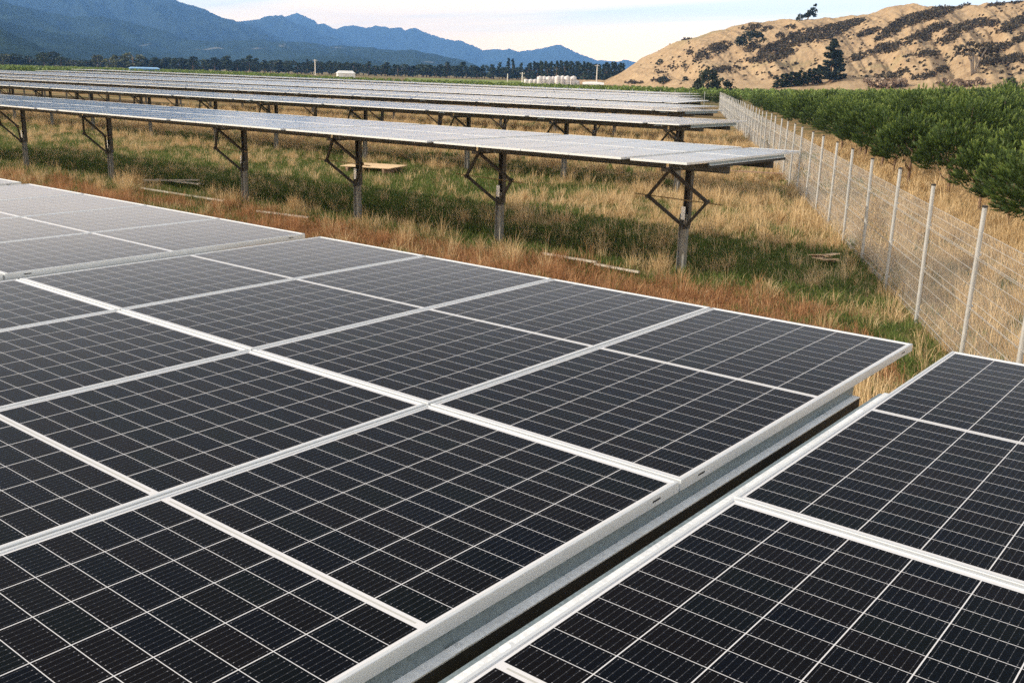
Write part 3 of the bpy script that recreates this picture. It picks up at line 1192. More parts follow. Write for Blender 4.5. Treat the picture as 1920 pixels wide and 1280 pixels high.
# ------------------------------------------------------------------ young pines of the plantation
def pine_crown_mesh(seed, H, shoots, needles, nl, nw, low=0.42, per=6):
    """crown of upswept needle shoots on an uneven dome; returns mesh with tip attribute"""
    g = np.random.default_rng(seed)
    Rr = 0.46 * H
    zc = low + (H - low) * 0.40
    hz = (H - low) * 0.60
    nt = max(1, shoots // per)            # tufts, each a spray of a few shoots
    shoots = nt * per
    dt = g.normal(size=(nt, 3))
    dt /= np.linalg.norm(dt, axis=1)[:, None]
    dt[:, 2] = np.where(dt[:, 2] < -0.5, -dt[:, 2] * 0.6, dt[:, 2])
    radt = np.where(g.random(nt) < 0.72, 0.86 + 0.14 * g.random(nt), 0.5 + 0.36 * g.random(nt))
    lobt = 0.84 + 0.32 * (fbm(dt[:, 0] * 2.2 + seed * 3.1 + 20, dt[:, 1] * 2.2 + dt[:, 2] * 1.7 + 20, 3))
    ti = np.repeat(np.arange(nt), per)
    d, rad, lob = dt[ti], radt[ti], lobt[ti]
    hzv = np.where(d[:, 2] > 0, hz, (zc - low) * 1.05)
    sprd = 0.055 * H if per > 1 else 0.0
    P = np.stack([d[:, 0] * Rr * rad * lob, d[:, 1] * Rr * rad * lob, zc + d[:, 2] * hzv * rad * lob], 1) + g.normal(0, 1, (shoots, 3)) * sprd * np.array([0.8, 0.8, 0.5])
    ax = d * np.array([1.0, 1.0, 0.5]) + np.array([0, 0, 0.62]) + g.normal(0, 0.14, (shoots, 3))
    ax /= np.linalg.norm(ax, axis=1)[:, None]
    SL = g.uniform(0.7, 1.3, shoots) * nl * 2.0
    tip_shade = np.clip(0.05 + 0.62 * np.clip((rad - 0.5) / 0.5, 0, 1) * (0.62 + 0.38 * d[:, 2]) + g.normal(0, 0.10, shoots), 0, 1)  # young tips lighter; inner shoots darkened to stand for shade
    # needles
    n = shoots * needles
    si = np.repeat(np.arange(shoots), needles)
    s = np.tile(np.linspace(0.0, 1.0, needles), shoots)
    a = ax[si]
    rv = g.normal(size=(n, 3))
    rv -= (rv * a).sum(1)[:, None] * a
    rv /= np.linalg.norm(rv, axis=1)[:, None]
    dirn = a * (0.75 + 0.6 * s)[:, None] + rv * (0.80 - 0.40 * s)[:, None]
    dirn /= np.linalg.norm(dirn, axis=1)[:, None]
    B = P[si] + a * (s * SL[si])[:, None]
    tip = B + dirn * (nl * g.uniform(0.75, 1.2, n))[:, None]
    wv = np.cross(dirn, g.normal(size=(n, 3)))
    wv /= np.linalg.norm(wv, axis=1)[:, None]
    V = np.stack([B - wv * nw / 2, B + wv * nw / 2, tip], 1).reshape(-1, 3)
    F = np.arange(n * 3).reshape(-1, 3)
    tv = np.clip(tip_shade[si] + 0.60 * s - 0.32, 0, 1)
    return V, F, np.repeat(tv, 3), P


def pine_trunk_mesh(seed, H):
    g = random.Random(seed)
    mb = MB()
    bend = (g.uniform(-0.12, 0.12), g.uniform(-0.12, 0.12))
    mb.tube([(0, 0, -0.25), (bend[0] * 0.3, bend[1] * 0.3, 0.4), (bend[0], bend[1], H * 0.5), (bend[0] * 0.6, bend[1] * 0.6, H * 0.86)], [0.065, 0.052, 0.034, 0.012], 8)
    for k in range(7):
        a = g.uniform(0, 6.28)
        z = g.uniform(0.42, H * 0.6)
        L = g.uniform(0.45, 0.85) * H * 0.36
        mb.tube([(bend[0] * z / H * 2, bend[1] * z / H * 2, z), (math.cos(a) * L * 0.55, math.sin(a) * L * 0.55, z + 0.16), (math.cos(a) * L, math.sin(a) * L, z + 0.52)], [0.026, 0.018, 0.008], 6)
    return mb.mesh('trunk', [M['bark']], True)


PINES = []
for s_, H_ in enumerate((2.35, 2.6, 2.75, 2.9, 2.5, 3.0)):
    v, f, tp, _ = pine_crown_mesh(s_ + 1, H_, 270, 66, 0.105, 0.013, per=1)
    # coarse needles close the see-through dome, coloured dark as shade between the tufts
    v2, f2, tp2, _ = pine_crown_mesh(s_ + 51, H_ * 0.86, 300, 8, 0.18, 0.06, 0.5, per=1)
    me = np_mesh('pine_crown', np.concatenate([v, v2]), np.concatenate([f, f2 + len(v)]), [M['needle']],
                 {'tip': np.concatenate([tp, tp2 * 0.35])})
    PINES.append((me, pine_trunk_mesh(s_ + 1, H_), H_))
# mid-distance copies use a lighter crown
PINES_MID = []
for s_, H_ in enumerate((2.5, 2.75, 2.95, 2.6)):
    v, f, tp, _ = pine_crown_mesh(s_ + 101, H_, 190, 24, 0.115, 0.028, per=1)
    v2, f2, tp2, _ = pine_crown_mesh(s_ + 151, H_ * 0.86, 120, 8, 0.2, 0.09, 0.5, per=1)
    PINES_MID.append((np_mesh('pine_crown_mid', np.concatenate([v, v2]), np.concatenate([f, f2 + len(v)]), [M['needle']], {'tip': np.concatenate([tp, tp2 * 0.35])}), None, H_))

sites = []
for row in range(0, 90):
    for j in range(-12, 100):
        off = 4.7 + row * 2.7
        s = j * (3.6 if row < 2 else 2.9) + (row % 2) * 1.4
        p = FENCE0 + FDIR * (s + random.uniform(-0.35, 0.35)) + FNRM * (off + random.uniform(-0.35, 0.35))
        sites.append((p[0], p[1], row))
# beyond the back of the solar field the same planting goes on
for yy in np.arange(108, 330, 2.8):
    for xx in np.arange(-400, -40, 2.8):
        px_, py_ = xx + random.uniform(-.4, .4), yy + random.uniform(-.4, .4)
        if fence_off(px_, py_) < 3:  # the block beside the fence is planted above
            sites.append((px_, py_, 99))
S = np.array(sites)
S = S[in_view(S[:, 0], S[:, 1], 0)]
dist = np.hypot(S[:, 0] - CAM_C[0], S[:, 1] - CAM_C[1])
PXT = np.arange(-200, 2200, 20)
AZT = np.array([math.atan2(*bearing(a)) for a in PXT])
spx = np.interp(np.arctan2(S[:, 0] - CAM_C[0], S[:, 1] - CAM_C[1]), AZT, PXT)
kk = (dist > 14) & (dist < np.interp(spx, [0, 300, 500, 640, 1000, 1300], [430, 410, 340, 275, 237, 215]))
S, dist = S[kk], dist[kk]
order = np.argsort(dist)
S, dist = S[order], dist[order]
N_IND = 290
def pine_height(x, y, d):
    """the planting is youngest behind the solar rows and tallest along the hill"""
    px = np.interp(math.atan2(x - CAM_C[0], y - CAM_C[1]), AZT, PXT)
    far = np.interp(px, [0, 450, 700, 1000, 1300, 1500, 1700, 1900, 2100], [2.1, 2.0, 1.7, 1.7, 1.8, 2.05, 2.6, 3.2, 3.3])
    nearh = 2.2 + 0.5 * min(1, max(0, (d - 30) / 30))
    return nearh + (far - nearh) * min(1, max(0, (d - 45) / 60))


named = {0: 'bushy green pine closest to the camera behind the wire fence'}
for i in range(N_IND):
    x, y, row = S[i]
    src = PINES if dist[i] < 62 else PINES_MID
    me, tr, H_ = src[random.randrange(len(src))]
    r = empty('young_pine', (x, y, 0), random.uniform(0, 6.28))
    sc = random.uniform(0.84, 1.12) * pine_height(x, y, dist[i]) / 2.65
    r.scale = (sc * random.uniform(0.95, 1.1), sc * random.uniform(0.95, 1.1), sc * random.uniform(0.92, 1.06))
    put('crown', me, r)
    if tr is not None: put('trunk', tr, r)
    tag(r, 'young bushy green pine in the close-planted block behind the wire fence', 'pine tree', 'young pines in the plantation')
# the rest: one mass of small crowns
rest, rd = S[N_IND:], dist[N_IND:]
V, F, TP = [], [], []
base = 0
lods = []


def pine_lod(seed, H, n, per, size):
    """distant crown: leafy flakes grouped in tufts over the dome"""
    g = np.random.default_rng(seed)
    d = g.normal(size=(n, 3))
    d /= np.linalg.norm(d, axis=1)[:, None]
    d[:, 2] = np.where(d[:, 2] < -0.3, -d[:, 2], d[:, 2])
    P = d * np.array([0.40, 0.40, 0.42]) * H * (0.7 + 0.3 * g.random(n))[:, None] + np.array([0, 0, 0.52 * H])
    C = np.repeat(P, per, 0) + g.normal(0, 0.055 * H, (n * per, 3))
    a = g.normal(size=(n * per, 3))
    a /= np.linalg.norm(a, axis=1)[:, None]
    b = np.cross(a, g.normal(size=(n * per, 3)))
    b /= np.linalg.norm(b, axis=1)[:, None]
    s_ = size * g.uniform(0.6, 1.3, n * per)[:, None]
    V = np.stack([C - a * s_ - b * s_ * 0.5, C + a * s_ - b * s_ * 0.5, C + b * s_], 1).reshape(-1, 3)
    tp = np.clip(0.05 + 0.62 * np.repeat((C[:, 2] / H), 3) + np.repeat(g.normal(0, 0.16, n), per * 3), 0, 1)  # tone rises towards the top of the crown
    return V, np.arange(len(V)).reshape(-1, 3), tp


lods = [pine_lod(200 + k, 2.6, 34, 6, 0.12) for k in range(6)]
lods2 = [pine_lod(300 + k, 2.6, 16, 3, 0.26) for k in range(6)]
for (x, y, row), d_ in zip(rest, rd):
    v, f, tp = (lods if d_ < 150 else lods2)[random.randrange(6)]
    a = random.uniform(0, 6.28)
    sc = random.uniform(0.9, 1.1) * pine_height(x, y, d_) / 2.6
    ca, sa = math.cos(a) * sc, math.sin(a) * sc
    V.append(np.stack([v[:, 0] * ca - v[:, 1] * sa + x, v[:, 0] * sa + v[:, 1] * ca + y, v[:, 2] * sc], 1))
    F.append(f + base)
    TP.append(tp)
    base += len(v)
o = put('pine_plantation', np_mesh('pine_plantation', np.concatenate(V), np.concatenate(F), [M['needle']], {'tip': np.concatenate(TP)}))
tag(o, 'dense far mass of young green pines stretching to the hill', 'plantation', kind='stuff')


# ------------------------------------------------------------------ foliage clumps for larger trees
def clump_faces(g, centres, radii, per, size, flat=0.8):
    """leafy quads spread through ellipsoids"""
    V, F = [], []
    base = 0
    for c, r in zip(centres, radii):
        d = g.normal(size=(per, 3))
        d /= np.linalg.norm(d, axis=1)[:, None]
        rr_ = g.random(per) ** 0.45
        P = np.array(c) + d * rr_[:, None] * np.array([r, r, r * flat])
        a = g.normal(size=(per, 3))
        a /= np.linalg.norm(a, axis=1)[:, None]
        b = np.cross(a, g.normal(size=(per, 3)))
        b /= np.linalg.norm(b, axis=1)[:, None]
        s = size * g.uniform(0.5, 1.25, per)[:, None]
        V.append(np.stack([P - a * s - b * s * 0.4, P + a * s * 0.3 - b * s, P + a * s + b * s * 0.5, P - a * s * 0.4 + b * s], 1).reshape(-1, 3))
        F.append(base + np.arange(per * 4).reshape(-1, 4))
        base += per * 4
    return np.concatenate(V), np.concatenate(F)


def crown_mesh(kind, seed, mat):
    g = np.random.default_rng(seed)
    cs, rs = [], []
    if kind == 'pine':           # 10 m pine with uneven rounded layers
        n = 22
        for i in range(n):
            t_ = i / (n - 1)
            z = 1.6 + 8.0 * t_
            w = 2.3 * (1 - 0.75 * t_ ** 1.5) * g.uniform(0.4, 1)
            a = g.uniform(0, 6.28)
            cs.append((math.cos(a) * w, math.sin(a) * w, z))
            rs.append(g.uniform(0.9, 1.5) * (1.1 - 0.5 * t_))
        v, f = clump_faces(g, cs, rs, 26, 0.42, 0.6)
    elif kind == 'spire':        # narrow forestry conifer
        n = 18
        for i in range(n):
            t_ = i / (n - 1)
            w = 1.2 * (1 - 0.85 * t_) * g.uniform(0.4, 1)
            a = g.uniform(0, 6.28)
            cs.append((math.cos(a) * w, math.sin(a) * w, 1.0 + 9.0 * t_))
            rs.append(g.uniform(0.7, 1.15) * (1.15 - 0.75 * t_))
        v, f = clump_faces(g, cs, rs, 24, 0.40, 0.7)
    elif kind == 'broad':        # rounded broadleaf, 10 m
        for i in range(24):
            d = g.normal(size=3)
            d /= np.linalg.norm(d)
            cs.append((d[0] * 3.0, d[1] * 3.0, 5.6 + d[2] * 3.2))
            rs.append(g.uniform(1.0, 1.7))
        v, f = clump_faces(g, cs, rs, 26, 0.42, 0.8)
    elif kind == 'layered':      # big dark conifer with level branches, 12 m
        for i in range(15):
            t_ = i / 14
            z = 0.9 + 10.6 * t_
            reach = 4.4 * (1 - t_) ** 0.75 * g.uniform(0.75, 1.1) + 0.3
            for k in range(int(8 - 4 * t_)):
                a = g.uniform(0, 6.28)
                for q in (0.35, 0.7, 1.0):
                    cs.append((math.cos(a) * reach * q, math.sin(a) * reach * q, z + 0.25 * q + g.uniform(-0.15, 0.15)))
                    rs.append(0.75 - 0.25 * q)
        v, f = clump_faces(g, cs, rs, 26, 0.30, 0.6)
    elif kind == 'wind':         # wind-swept ridge tree leaning with the slope
        for i in range(60):
            t_ = g.random() ** 0.8
            x_ = -3.6 + 7.4 * t_
            top_ = 1.0 + 7.6 * t_ ** 1.1
            cs.append((x_, g.uniform(-1.8, 1.8), top_ - g.random() * max(0.3, top_ - 1.4)))
            rs.append(g.uniform(0.7, 1.35))
        v, f = clump_faces(g, cs, rs, 34, 0.30, 0.65)
    elif kind == 'umbrella':     # flat open crown over bare limbs
        for i in range(34):
            a = g.uniform(0, 6.28)
            q = g.random() ** 0.6
            cs.append((math.cos(a) * 6.2 * q, math.sin(a) * 4.0 * q, 5.6 + 2.0 * (1 - q) + g.uniform(-1.6, 0.6)))
            rs.append(g.uniform(0.6, 1.2))
        v, f = clump_faces(g, cs, rs, 26, 0.28, 0.5)
    else:                        # round bush, 6 m
        for i in range(40):
            d = g.normal(size=3)
            d /= np.linalg.norm(d)
            d[2] = abs(d[2])
            cs.append((d[0] * 3.6, d[1] * 3.6, 0.5 + d[2] * 4.8))
            rs.append(g.uniform(0.9, 1.5))
        v, f = clump_faces(g, cs, rs, 30, 0.30, 0.8)
    return np_mesh(kind + '_crown', v, f, [mat])


def tree_trunk_mesh(kind, seed):
    g = random.Random(seed)
    mb = MB()
    H = 8.5
    if kind == 'umbrella':
        for k in range(8):
            a = g.uniform(0, 6.28)
            r = g.uniform(1.5, 4.2)
            mb.tube([(math.cos(a) * 0.25, math.sin(a) * 0.25, -0.8), (math.cos(a) * r * 0.35, math.sin(a) * r * 0.25, 2.8), (math.cos(a) * r, math.sin(a) * r * 0.6, 6.4)], [0.20, 0.13, 0.05], 7)
    elif kind == 'wind':
        mb.tube([(-0.6, 0, -0.8), (0.2, 0, 2.2), (1.8, 0.2, 4.6), (3.0, 0.1, 6.6)], [0.42, 0.33, 0.2, 0.07], 8)
        for k in range(6):
            z = g.uniform(1.2, 4.5)
            mb.tube([(z * 0.3, 0, z), (z * 0.3 - g.uniform(0.6, 2.6), g.uniform(-1.2, 1.2), z + g.uniform(0.1, 1.0))], [0.16, 0.05], 6)
    else:
        mb.tube([(0, 0, -0.8), (0.1, 0, 3.0), (0.0, 0.1, H)], [0.30, 0.22, 0.05], 8)
        for k in range(6):
            z, a = g.uniform(2, 7), g.uniform(0, 6.28)
            mb.tube([(0, 0, z), (math.cos(a) * 1.6, math.sin(a) * 1.6, z + 0.5)], [0.10, 0.03], 6)
    return mb.mesh(kind + '_trunk', [M['grey_bark'] if kind in ('umbrella',) else M['bark']], True)


TREE = {}
for kind, mat, ns in (('pine', 'far_pine', 5), ('spire', 'far_pine', 4), ('broad', 'far_olive', 4), ('layered', 'conifer', 1), ('wind', 'conifer', 1), ('umbrella', 'scrub', 1), ('bush', 'conifer', 2)):
    TREE[kind] = [(crown_mesh(kind, 400 + 31 * k + len(kind), M[mat]), tree_trunk_mesh(kind, k)) for k in range(ns)]
DARKBROAD = [(crown_mesh('broad', 900 + k, M['far_pine']), tree_trunk_mesh('broad', k)) for k in range(3)]


def tree(name, kind, loc, h, w, label, group=None, cat='tree', pool=None):
    """h, w in units of the 10 m model"""
    pool = pool or TREE[kind]
    cm, tm = pool[random.randrange(len(pool))]
    r = empty(name, tuple(loc), random.uniform(0, 6.28) if kind not in ('wind', 'umbrella') else math.atan2(bearing(1500)[0], -bearing(1500)[1]) + math.pi)
    r.scale = (w, w, h)
    put('crown', cm, r)
    if kind != 'bush': put('trunk', tm, r)
    tag(r, label, cat, group)
    return r


def far_tree(px, top, wpx, kind, D):
    g0 = ground_at(px, D)
    h = CAM_C[2] + D * elev(px, top)
    w = wpx / CAM_F * D
    olive = kind == 'o'
    k = {'c': 'pine', 's': 'spire', 'o': 'broad', 'b': 'broad'}[kind]
    model_w = {'pine': 6.0, 'spire': 3.8, 'broad': 8.2}[k]
    lab = {'c': 'dark rounded pine in the tree line beyond the solar field', 's': 'narrow dark conifer in the dense stand behind the pale tanks',
           'o': 'olive green broadleaf tree in the far tree line beyond the rows', 'b': 'dark broadleaf tree in the far tree line beyond the rows'}[kind]
    nm = {'c': 'pine_tree', 's': 'conifer_tree', 'o': 'olive_tree', 'b': 'broadleaf_tree'}[kind]
    if kind == 'o': nm = 'broadleaf_tree'
    tree(nm, k, g0, h / 10.0, w / model_w, lab, {'c': 'pines of the far tree line', 's': 'conifers of the stand behind the tanks', 'o': 'olive trees of the far tree line', 'b': 'dark broadleaf trees of the far tree line'}[kind], pool=DARKBROAD if kind == 'b' else None)


LINE = [(-20, 99, 30, 'b'), (5, 98, 30, 'o'), (30, 99, 28, 'b'), (56, 104, 24, 'b'), (82, 97, 26, 'b'), (100, 95, 28, 'b'), (114, 104, 18, 'b'), (140, 112, 26, 'o'), (162, 114, 24, 'b'), (183, 101, 22, 'o'),
        (206, 108, 26, 'o'), (226, 101, 34, 'o'), (249, 97, 40, 'o'), (268, 106, 22, 'b'), (287, 111, 26, 'c'), (309, 113, 26, 'c'), (327, 110, 24, 'c'), (346, 112, 22, 'c'), (362, 106, 26, 'c'), (382, 114, 22, 'c'),
        (403, 108, 28, 'c'), (425, 105, 32, 'c'), (445, 112, 20, 'c'), (457, 110, 22, 'c'), (468, 104, 24, 'c'), (482, 115, 18, 'c'), (497, 116, 22, 'b'), (524, 115, 28, 'c'), (541, 119, 20, 'c'), (558, 119, 18, 'c'),
        (577, 112, 12, 's'), (570, 117, 14, 'c'), (590, 118, 18, 'c'), (603, 117, 18, 'c'), (620, 119, 18, 'c'), (637, 119, 16, 'c'), (651, 116, 18, 'c'), (668, 122, 16, 'c'), (691, 118, 22, 'c'), (706, 124, 16, 'c'),
        (722, 120, 26, 'c'), (746, 122, 22, 'c'), (766, 124, 22, 'c'), (783, 126, 18, 'c'), (800, 122, 26, 'c'), (818, 126, 18, 'c'), (838, 116, 24, 'c'), (867, 116, 28, 'c'), (852, 124, 14, 'c'), (889, 123, 18, 'c'),
        (904, 122, 20, 'c'), (922, 121, 18, 'c'), (936, 117, 18, 'c'), (953, 111, 16, 's'), (961, 112, 14, 's'), (976, 118, 18, 'c'), (990, 119, 18, 'c')]
for q in LINE:
    far_tree(*q, random.uniform(640, 690))
for x_ in np.arange(-10, 990, 9.5):          # lower growth filling the line
    far_tree(x_ + random.uniform(-5, 5), horizon(x_) - (random.uniform(9, 17) if x_ > 280 else random.uniform(4, 11)), random.uniform(22, 34), 'b' if random.random() < 0.6 else 'c', random.uniform(660, 720))
for x_ in np.arange(996, 1172, 4.2):
    far_tree(x_ + random.uniform(-1.5, 1.5), 117.5 + random.uniform(-2.5, 4) + max(0, (x_ - 1100) * 0.05), random.uniform(13, 20), 's' if random.random() < 0.7 else 'c', random.uniform(560, 640))


# ------------------------------------------------------------------ golden hill
HR_X = [1040, 1135, 1165, 1200, 1250, 1290, 1330, 1400, 1450, 1500, 1560, 1610, 1660, 1720, 1800, 1850, 1920, 2000, 2100, 2250]
HR_Y = [150, 152, 135, 108, 85, 73, 60, 44, 40, 36, 31, 25, 15, 12, 6, 3, -4, -14, -26, -40]
HF_X = [1040, 1135, 1200, 1300, 1500, 1700, 1920, 2250]
HF_D = [455, 445, 395, 320, 285, 265, 250, 240]


def hill_params(px):
    er = np.interp(px, HR_X, [elev(a, b) for a, b in zip(HR_X, HR_Y)])
    df = np.interp(px, HF_X, HF_D)
    dr = df + np.interp(px, [1040, 1135, 1200, 1300, 1500, 2250], [14, 20, 90, 150, 190, 215])
    return er, df, dr


def hill_height(px, t):
    """t 0 at the foot, 1 on the ridge"""
    er, df, dr = hill_params(px)
    hr = CAM_C[2] + er * dr
    d = df + t * (dr - df)
    prof = np.where(t <= 1, 0.18 * t + 0.82 * (t * t * (3 - 2 * t) * 0.45 + t * 0.55), 1 - 0.55 * (t - 1))
    # spurs and gullies run down slantwise
    s = (px - 1100) / 70.0 + t * 2.3
    gul = (fbm(s * 1.25 + 4, t * 0.7 + 3, 4) - 0.5) * 2
    env = np.clip(np.minimum(t, 1.15 - t) * 3.2, 0, 1) * np.clip(t * 4, 0, 1)
    rough = (fbm(px / 14.0, t * 9, 4) - 0.5) * 1.3 + (fbm(px / 3.2 + 5, t * 48, 3) - 0.5) * 0.45
    h = hr * prof + env * (gul * 7.5 * np.clip(hr / 45.0, 0.15, 1) + rough)
    return np.where(t < 0, -0.5 + t * 8, h), d


hx = np.arange(1044, 2240, 1.5)
ht = np.concatenate([[-0.08], np.linspace(0, 1, 170), np.linspace(1.02, 2.2, 16)])
HX, HT = np.meshgrid(hx, ht)
HH, HD = hill_height(HX, HT)
bb = np.array([bearing(a) for a in hx])
HVX = CAM_C[0] + bb[None, :, 0] * HD
HVY = CAM_C[1] + bb[None, :, 1] * HD
ii = np.arange(HX.size).reshape(HX.shape)
hf = np.stack([ii[:-1, :-1], ii[:-1, 1:], ii[1:, 1:], ii[1:, :-1]], -1).reshape(-1, 4)
t = NT('golden_hill_grass')
a1 = t.noise(0.020, 5, 0.6, t.pos())
a2 = t.noise(0.16, 6, 0.68, t.pos(), 0.6)
a3 = t.noise(0.8, 5, 0.75, t.pos())
mixn = t.math('ADD', t.math('MULTIPLY', a2, 0.5), t.math('MULTIPLY', a3, 0.5))
gold = t.ramp(mixn, [(0.30, (0.15, 0.098, 0.058)), (0.43, (0.285, 0.198, 0.118)), (0.56, (0.37, 0.27, 0.165)), (0.72, (0.46, 0.36, 0.235))])
greenh = t.ramp(mixn, [(0.3, (0.11, 0.11, 0.05)), (0.7, (0.26, 0.23, 0.11))])
gm = t.ramp(a1, [(0.58, (0, 0, 0)), (0.70, (0.55, 0.55, 0.55))])
t.base(t.mix(gm, gold, greenh)).set(0.95, 0, 0.05)
t.bump(mixn, 0.55, 0.6)
M['hill'] = t.mat
hill = put('hill', np_mesh('hill', np.stack([HVX, HVY, HH], -1).reshape(-1, 3), hf, [M['hill']], smooth=True))
tag(hill, 'golden dry grass hill with dark scrub rising behind the pines', 'hill', kind='structure')


def on_hill(px, py):
    """point of the hill seen at a picture position, found on the real slope"""
    ts = np.linspace(0.0, 1.0, 400)
    h, d = hill_height(np.full(400, float(px)), ts)
    e = (h - CAM_C[2]) / d
    tgt = elev(px, py)
    k = np.argmax(np.maximum.accumulate(e) >= tgt)
    if e.max() < tgt: k = 399
    b = bearing(px)
    return np.array([CAM_C[0] + b[0] * d[k], CAM_C[1] + b[1] * d[k], h[k]]), d[k]


# scrub: patches given by centre, half size and slant, spread over the slope
PATCH = [(1335, 95, 32, 11, -0.35, 60), (1405, 92, 14, 5, -0.3, 16), (1440, 92, 22, 8, -0.42, 45), (1480, 76, 42, 13, -0.42, 120), (1455, 107, 30, 7, -0.35, 50), (1420, 110, 18, 5, -0.35, 25), (1540, 62, 48, 13, -0.30, 130),
         (1575, 48, 34, 7, -0.25, 60), (1345, 133, 18, 3, -0.30, 18), (1290, 100, 6, 4, 0, 8), (1400, 52, 18, 5, -0.1, 18), (1430, 55, 10, 4, -0.3, 8), (1475, 52, 10, 4, 0, 8), (1455, 68, 8, 5, 0, 8),
         (1618, 62, 22, 5, -0.3, 28), (1655, 62, 22, 10, -0.5, 60), (1690, 40, 36, 10, -0.30, 110), (1735, 27, 32, 10, -0.25, 90), (1780, 13, 20, 5, -0.3, 10), (1655, 92, 22, 8, -0.1, 45), (1725, 62, 30, 6, -0.35, 30),
         (1740, 54, 26, 7, -0.25, 40), (1800, 50, 36, 8, -0.30, 70), (1840, 46, 14, 6, -0.2, 16), (1880, 48, 22, 10, -0.40, 60), (1912, 32, 26, 12, -0.4, 70), (1905, 72, 18, 6, -0.35, 30), (1850, 8, 20, 3, -0.25, 20), (1885, 4, 12, 3, -0.2, 8),
         (1862, 92, 26, 6, -0.25, 50), (1890, 112, 20, 7, -0.15, 45), (1850, 118, 22, 6, -0.25, 35), (1730, 103, 22, 5, -0.1, 18), (1610, 106, 24, 6, -0.3, 18), (1700, 78, 40, 8, -0.2, 26), (1765, 75, 24, 6, -0.3, 20), (1670, 142, 30, 6, -0.2, 16),
         (1730, 146, 20, 4, -0.2, 12), (1765, 132, 12, 5, 0, 10), (1300, 120, 30, 14, -0.3, 12), (1250, 130, 20, 12, -0.3, 8), (1240, 152, 16, 3, 0, 18), (1190, 156, 18, 2, 0, 10), (1280, 62, 10, 3, -0.2, 5), (1385, 125, 40, 10, -0.3, 14), (1600, 85, 60, 30, -0.3, 16),
         (1820, 80, 70, 30, -0.3, 22), (1700, 120, 90, 25, -0.2, 20), (1400, 120, 110, 25, -0.3, 14), (1260, 110, 50, 30, -0.4, 10), (1880, 130, 50, 20, -0.2, 10), (1480, 130, 60, 15, -0.2, 14), (1850, 25, 60, 14, -0.3, 10)]
g = np.random.default_rng(77)
CS, RS = [], []
for (cx, cy, sx, sy, sl, n) in PATCH:
    for k in range(int(n * 2.0)):
        a, q = g.uniform(0, 6.28), math.sqrt(g.random())
        u = math.cos(a) * q * sx
        px_, py_ = cx + u, cy + math.sin(a) * q * sy + sl * u
        p, d_ = on_hill(px_, py_)
        r_ = (0.28 + 1.0 * g.random() ** 1.6) * (0.55 if sx >= 50 else 1)
        CS.append((p[0], p[1], p[2] + r_ * 0.35))
        RS.append(r_)
v, f = clump_faces(g, CS, RS, 22, 0.30, 0.8)
CS2, RS2 = [], []
for (cx, cy, sx, sy, sl, n) in PATCH:      # low brown fringe that grades into the grass
    for k in range(int(n * 1.1)):
        a, q = g.uniform(0, 6.28), g.random() ** 0.4 * 1.25
        u = math.cos(a) * q * sx
        p, d_ = on_hill(cx + u, cy + math.sin(a) * q * sy + sl * u)
        r_ = g.uniform(0.25, 0.7)
        CS2.append((p[0], p[1], p[2] + r_ * 0.2))
        RS2.append(r_)
v2, f2 = clump_faces(g, CS2, RS2, 16, 0.26, 0.6)
fringe = put('dead_scrub', np_mesh('dead_scrub', v2, f2, [M['dead_scrub']]))
tag(fringe, 'low brown dead scrub fringing the dark patches on the golden hill', 'scrub', kind='stuff')
scrub = put('hillside_scrub', np_mesh('hillside_scrub', v, f, [M['scrub']]))
tag(scrub, 'dark brown-green scrub in slanting patches over the golden hill', 'scrub', kind='stuff')

p, d_ = on_hill(1504, 37)
tree('ridge_tree', 'wind', p, 0.80, 0.78, 'dark wind-bent tree standing alone on the hill ridge')
p, d_ = on_hill(1488, 40)
tree('ridge_bush', 'bush', p, 0.5, 0.35, 'small dark bush beside the lone ridge tree', cat='bush')
p, d_ = on_hill(1557, 154)
tree('conifer_tree', 'layered', p, 0.98, 1.0, 'tall dark conifer with level branches at the foot of the hill')
for k, x_ in enumerate(np.linspace(1458, 1532, 10)):
    p, d_ = on_hill(x_, 166 - k * 0.9)
    tree('conifer_tree', 'spire', p, random.uniform(0.24, 0.36) + 0.02 * k, 1.0, 'small dark conifer in the short row leading up to the tall conifer', 'small conifers in a row on the hill foot')
p, d_ = on_hill(1403, 88)
tree('round_bush', 'bush', p, 1.0, 1.35, 'large round dark green bush in a hollow of the hill', cat='bush')
p, d_ = on_hill(1822, 140)
tree('umbrella_tree', 'umbrella', p, 1.08, 1.02, 'spreading grey-limbed tree with flat crown on the hill slope')
for (x_, D_, h_, w_, lb) in ((1326, 205, 0.95, 0.62, 'dark green bush rising above the pines near the end of the solar rows'), (1352, 200, 0.62, 0.72, 'lower dark green bush beside the taller one above the pines')):
    tree('dark_bush', 'bush', ground_at(x_, D_), h_, w_, lb, cat='bush')
for (x_, y_, s_, lb) in ((1285, 153, 0.30, 'small dark bush alone at the foot of the golden hill'), (1894, 163, 0.40, 'rounded dark bush at the pine edge below the golden slope'), (1236, 122, 0.42, 'single dark bush midway up the steep end of the hill'), (1245, 158, 0.5, 'low wide dark bush by the foot of the hill near the white cover')):
    p, d_ = on_hill(x_, y_)
    tree('dark_bush', 'bush', p, s_, s_ * 0.9, lb, cat='bush')
for (x_, y_, w_, lb) in ((1662, 165, 5.0, 'reddish pile of cut branches behind the pines at the hill foot'), (1800, 165, 6.0, 'grey pile of dead branches behind the pines below the spreading tree')):
    p, d_ = on_hill(x_, y_)
    cs = [(p[0] + random.uniform(-w_, w_) * 0.9, p[1] + random.uniform(-w_, w_) * 0.4, p[2] + random.uniform(0.4, 1.8)) for _ in range(26)]
    v, f = clump_faces(g, cs, [random.uniform(0.9, 1.5) for _ in cs], 34, 0.42, 0.6)
    tag(put('brush_pile', np_mesh('brush_pile', v - np.array([p[0], p[1], 0]), f, [M['brush']]), None, (p[0], p[1], 0)), lb, 'brush pile')


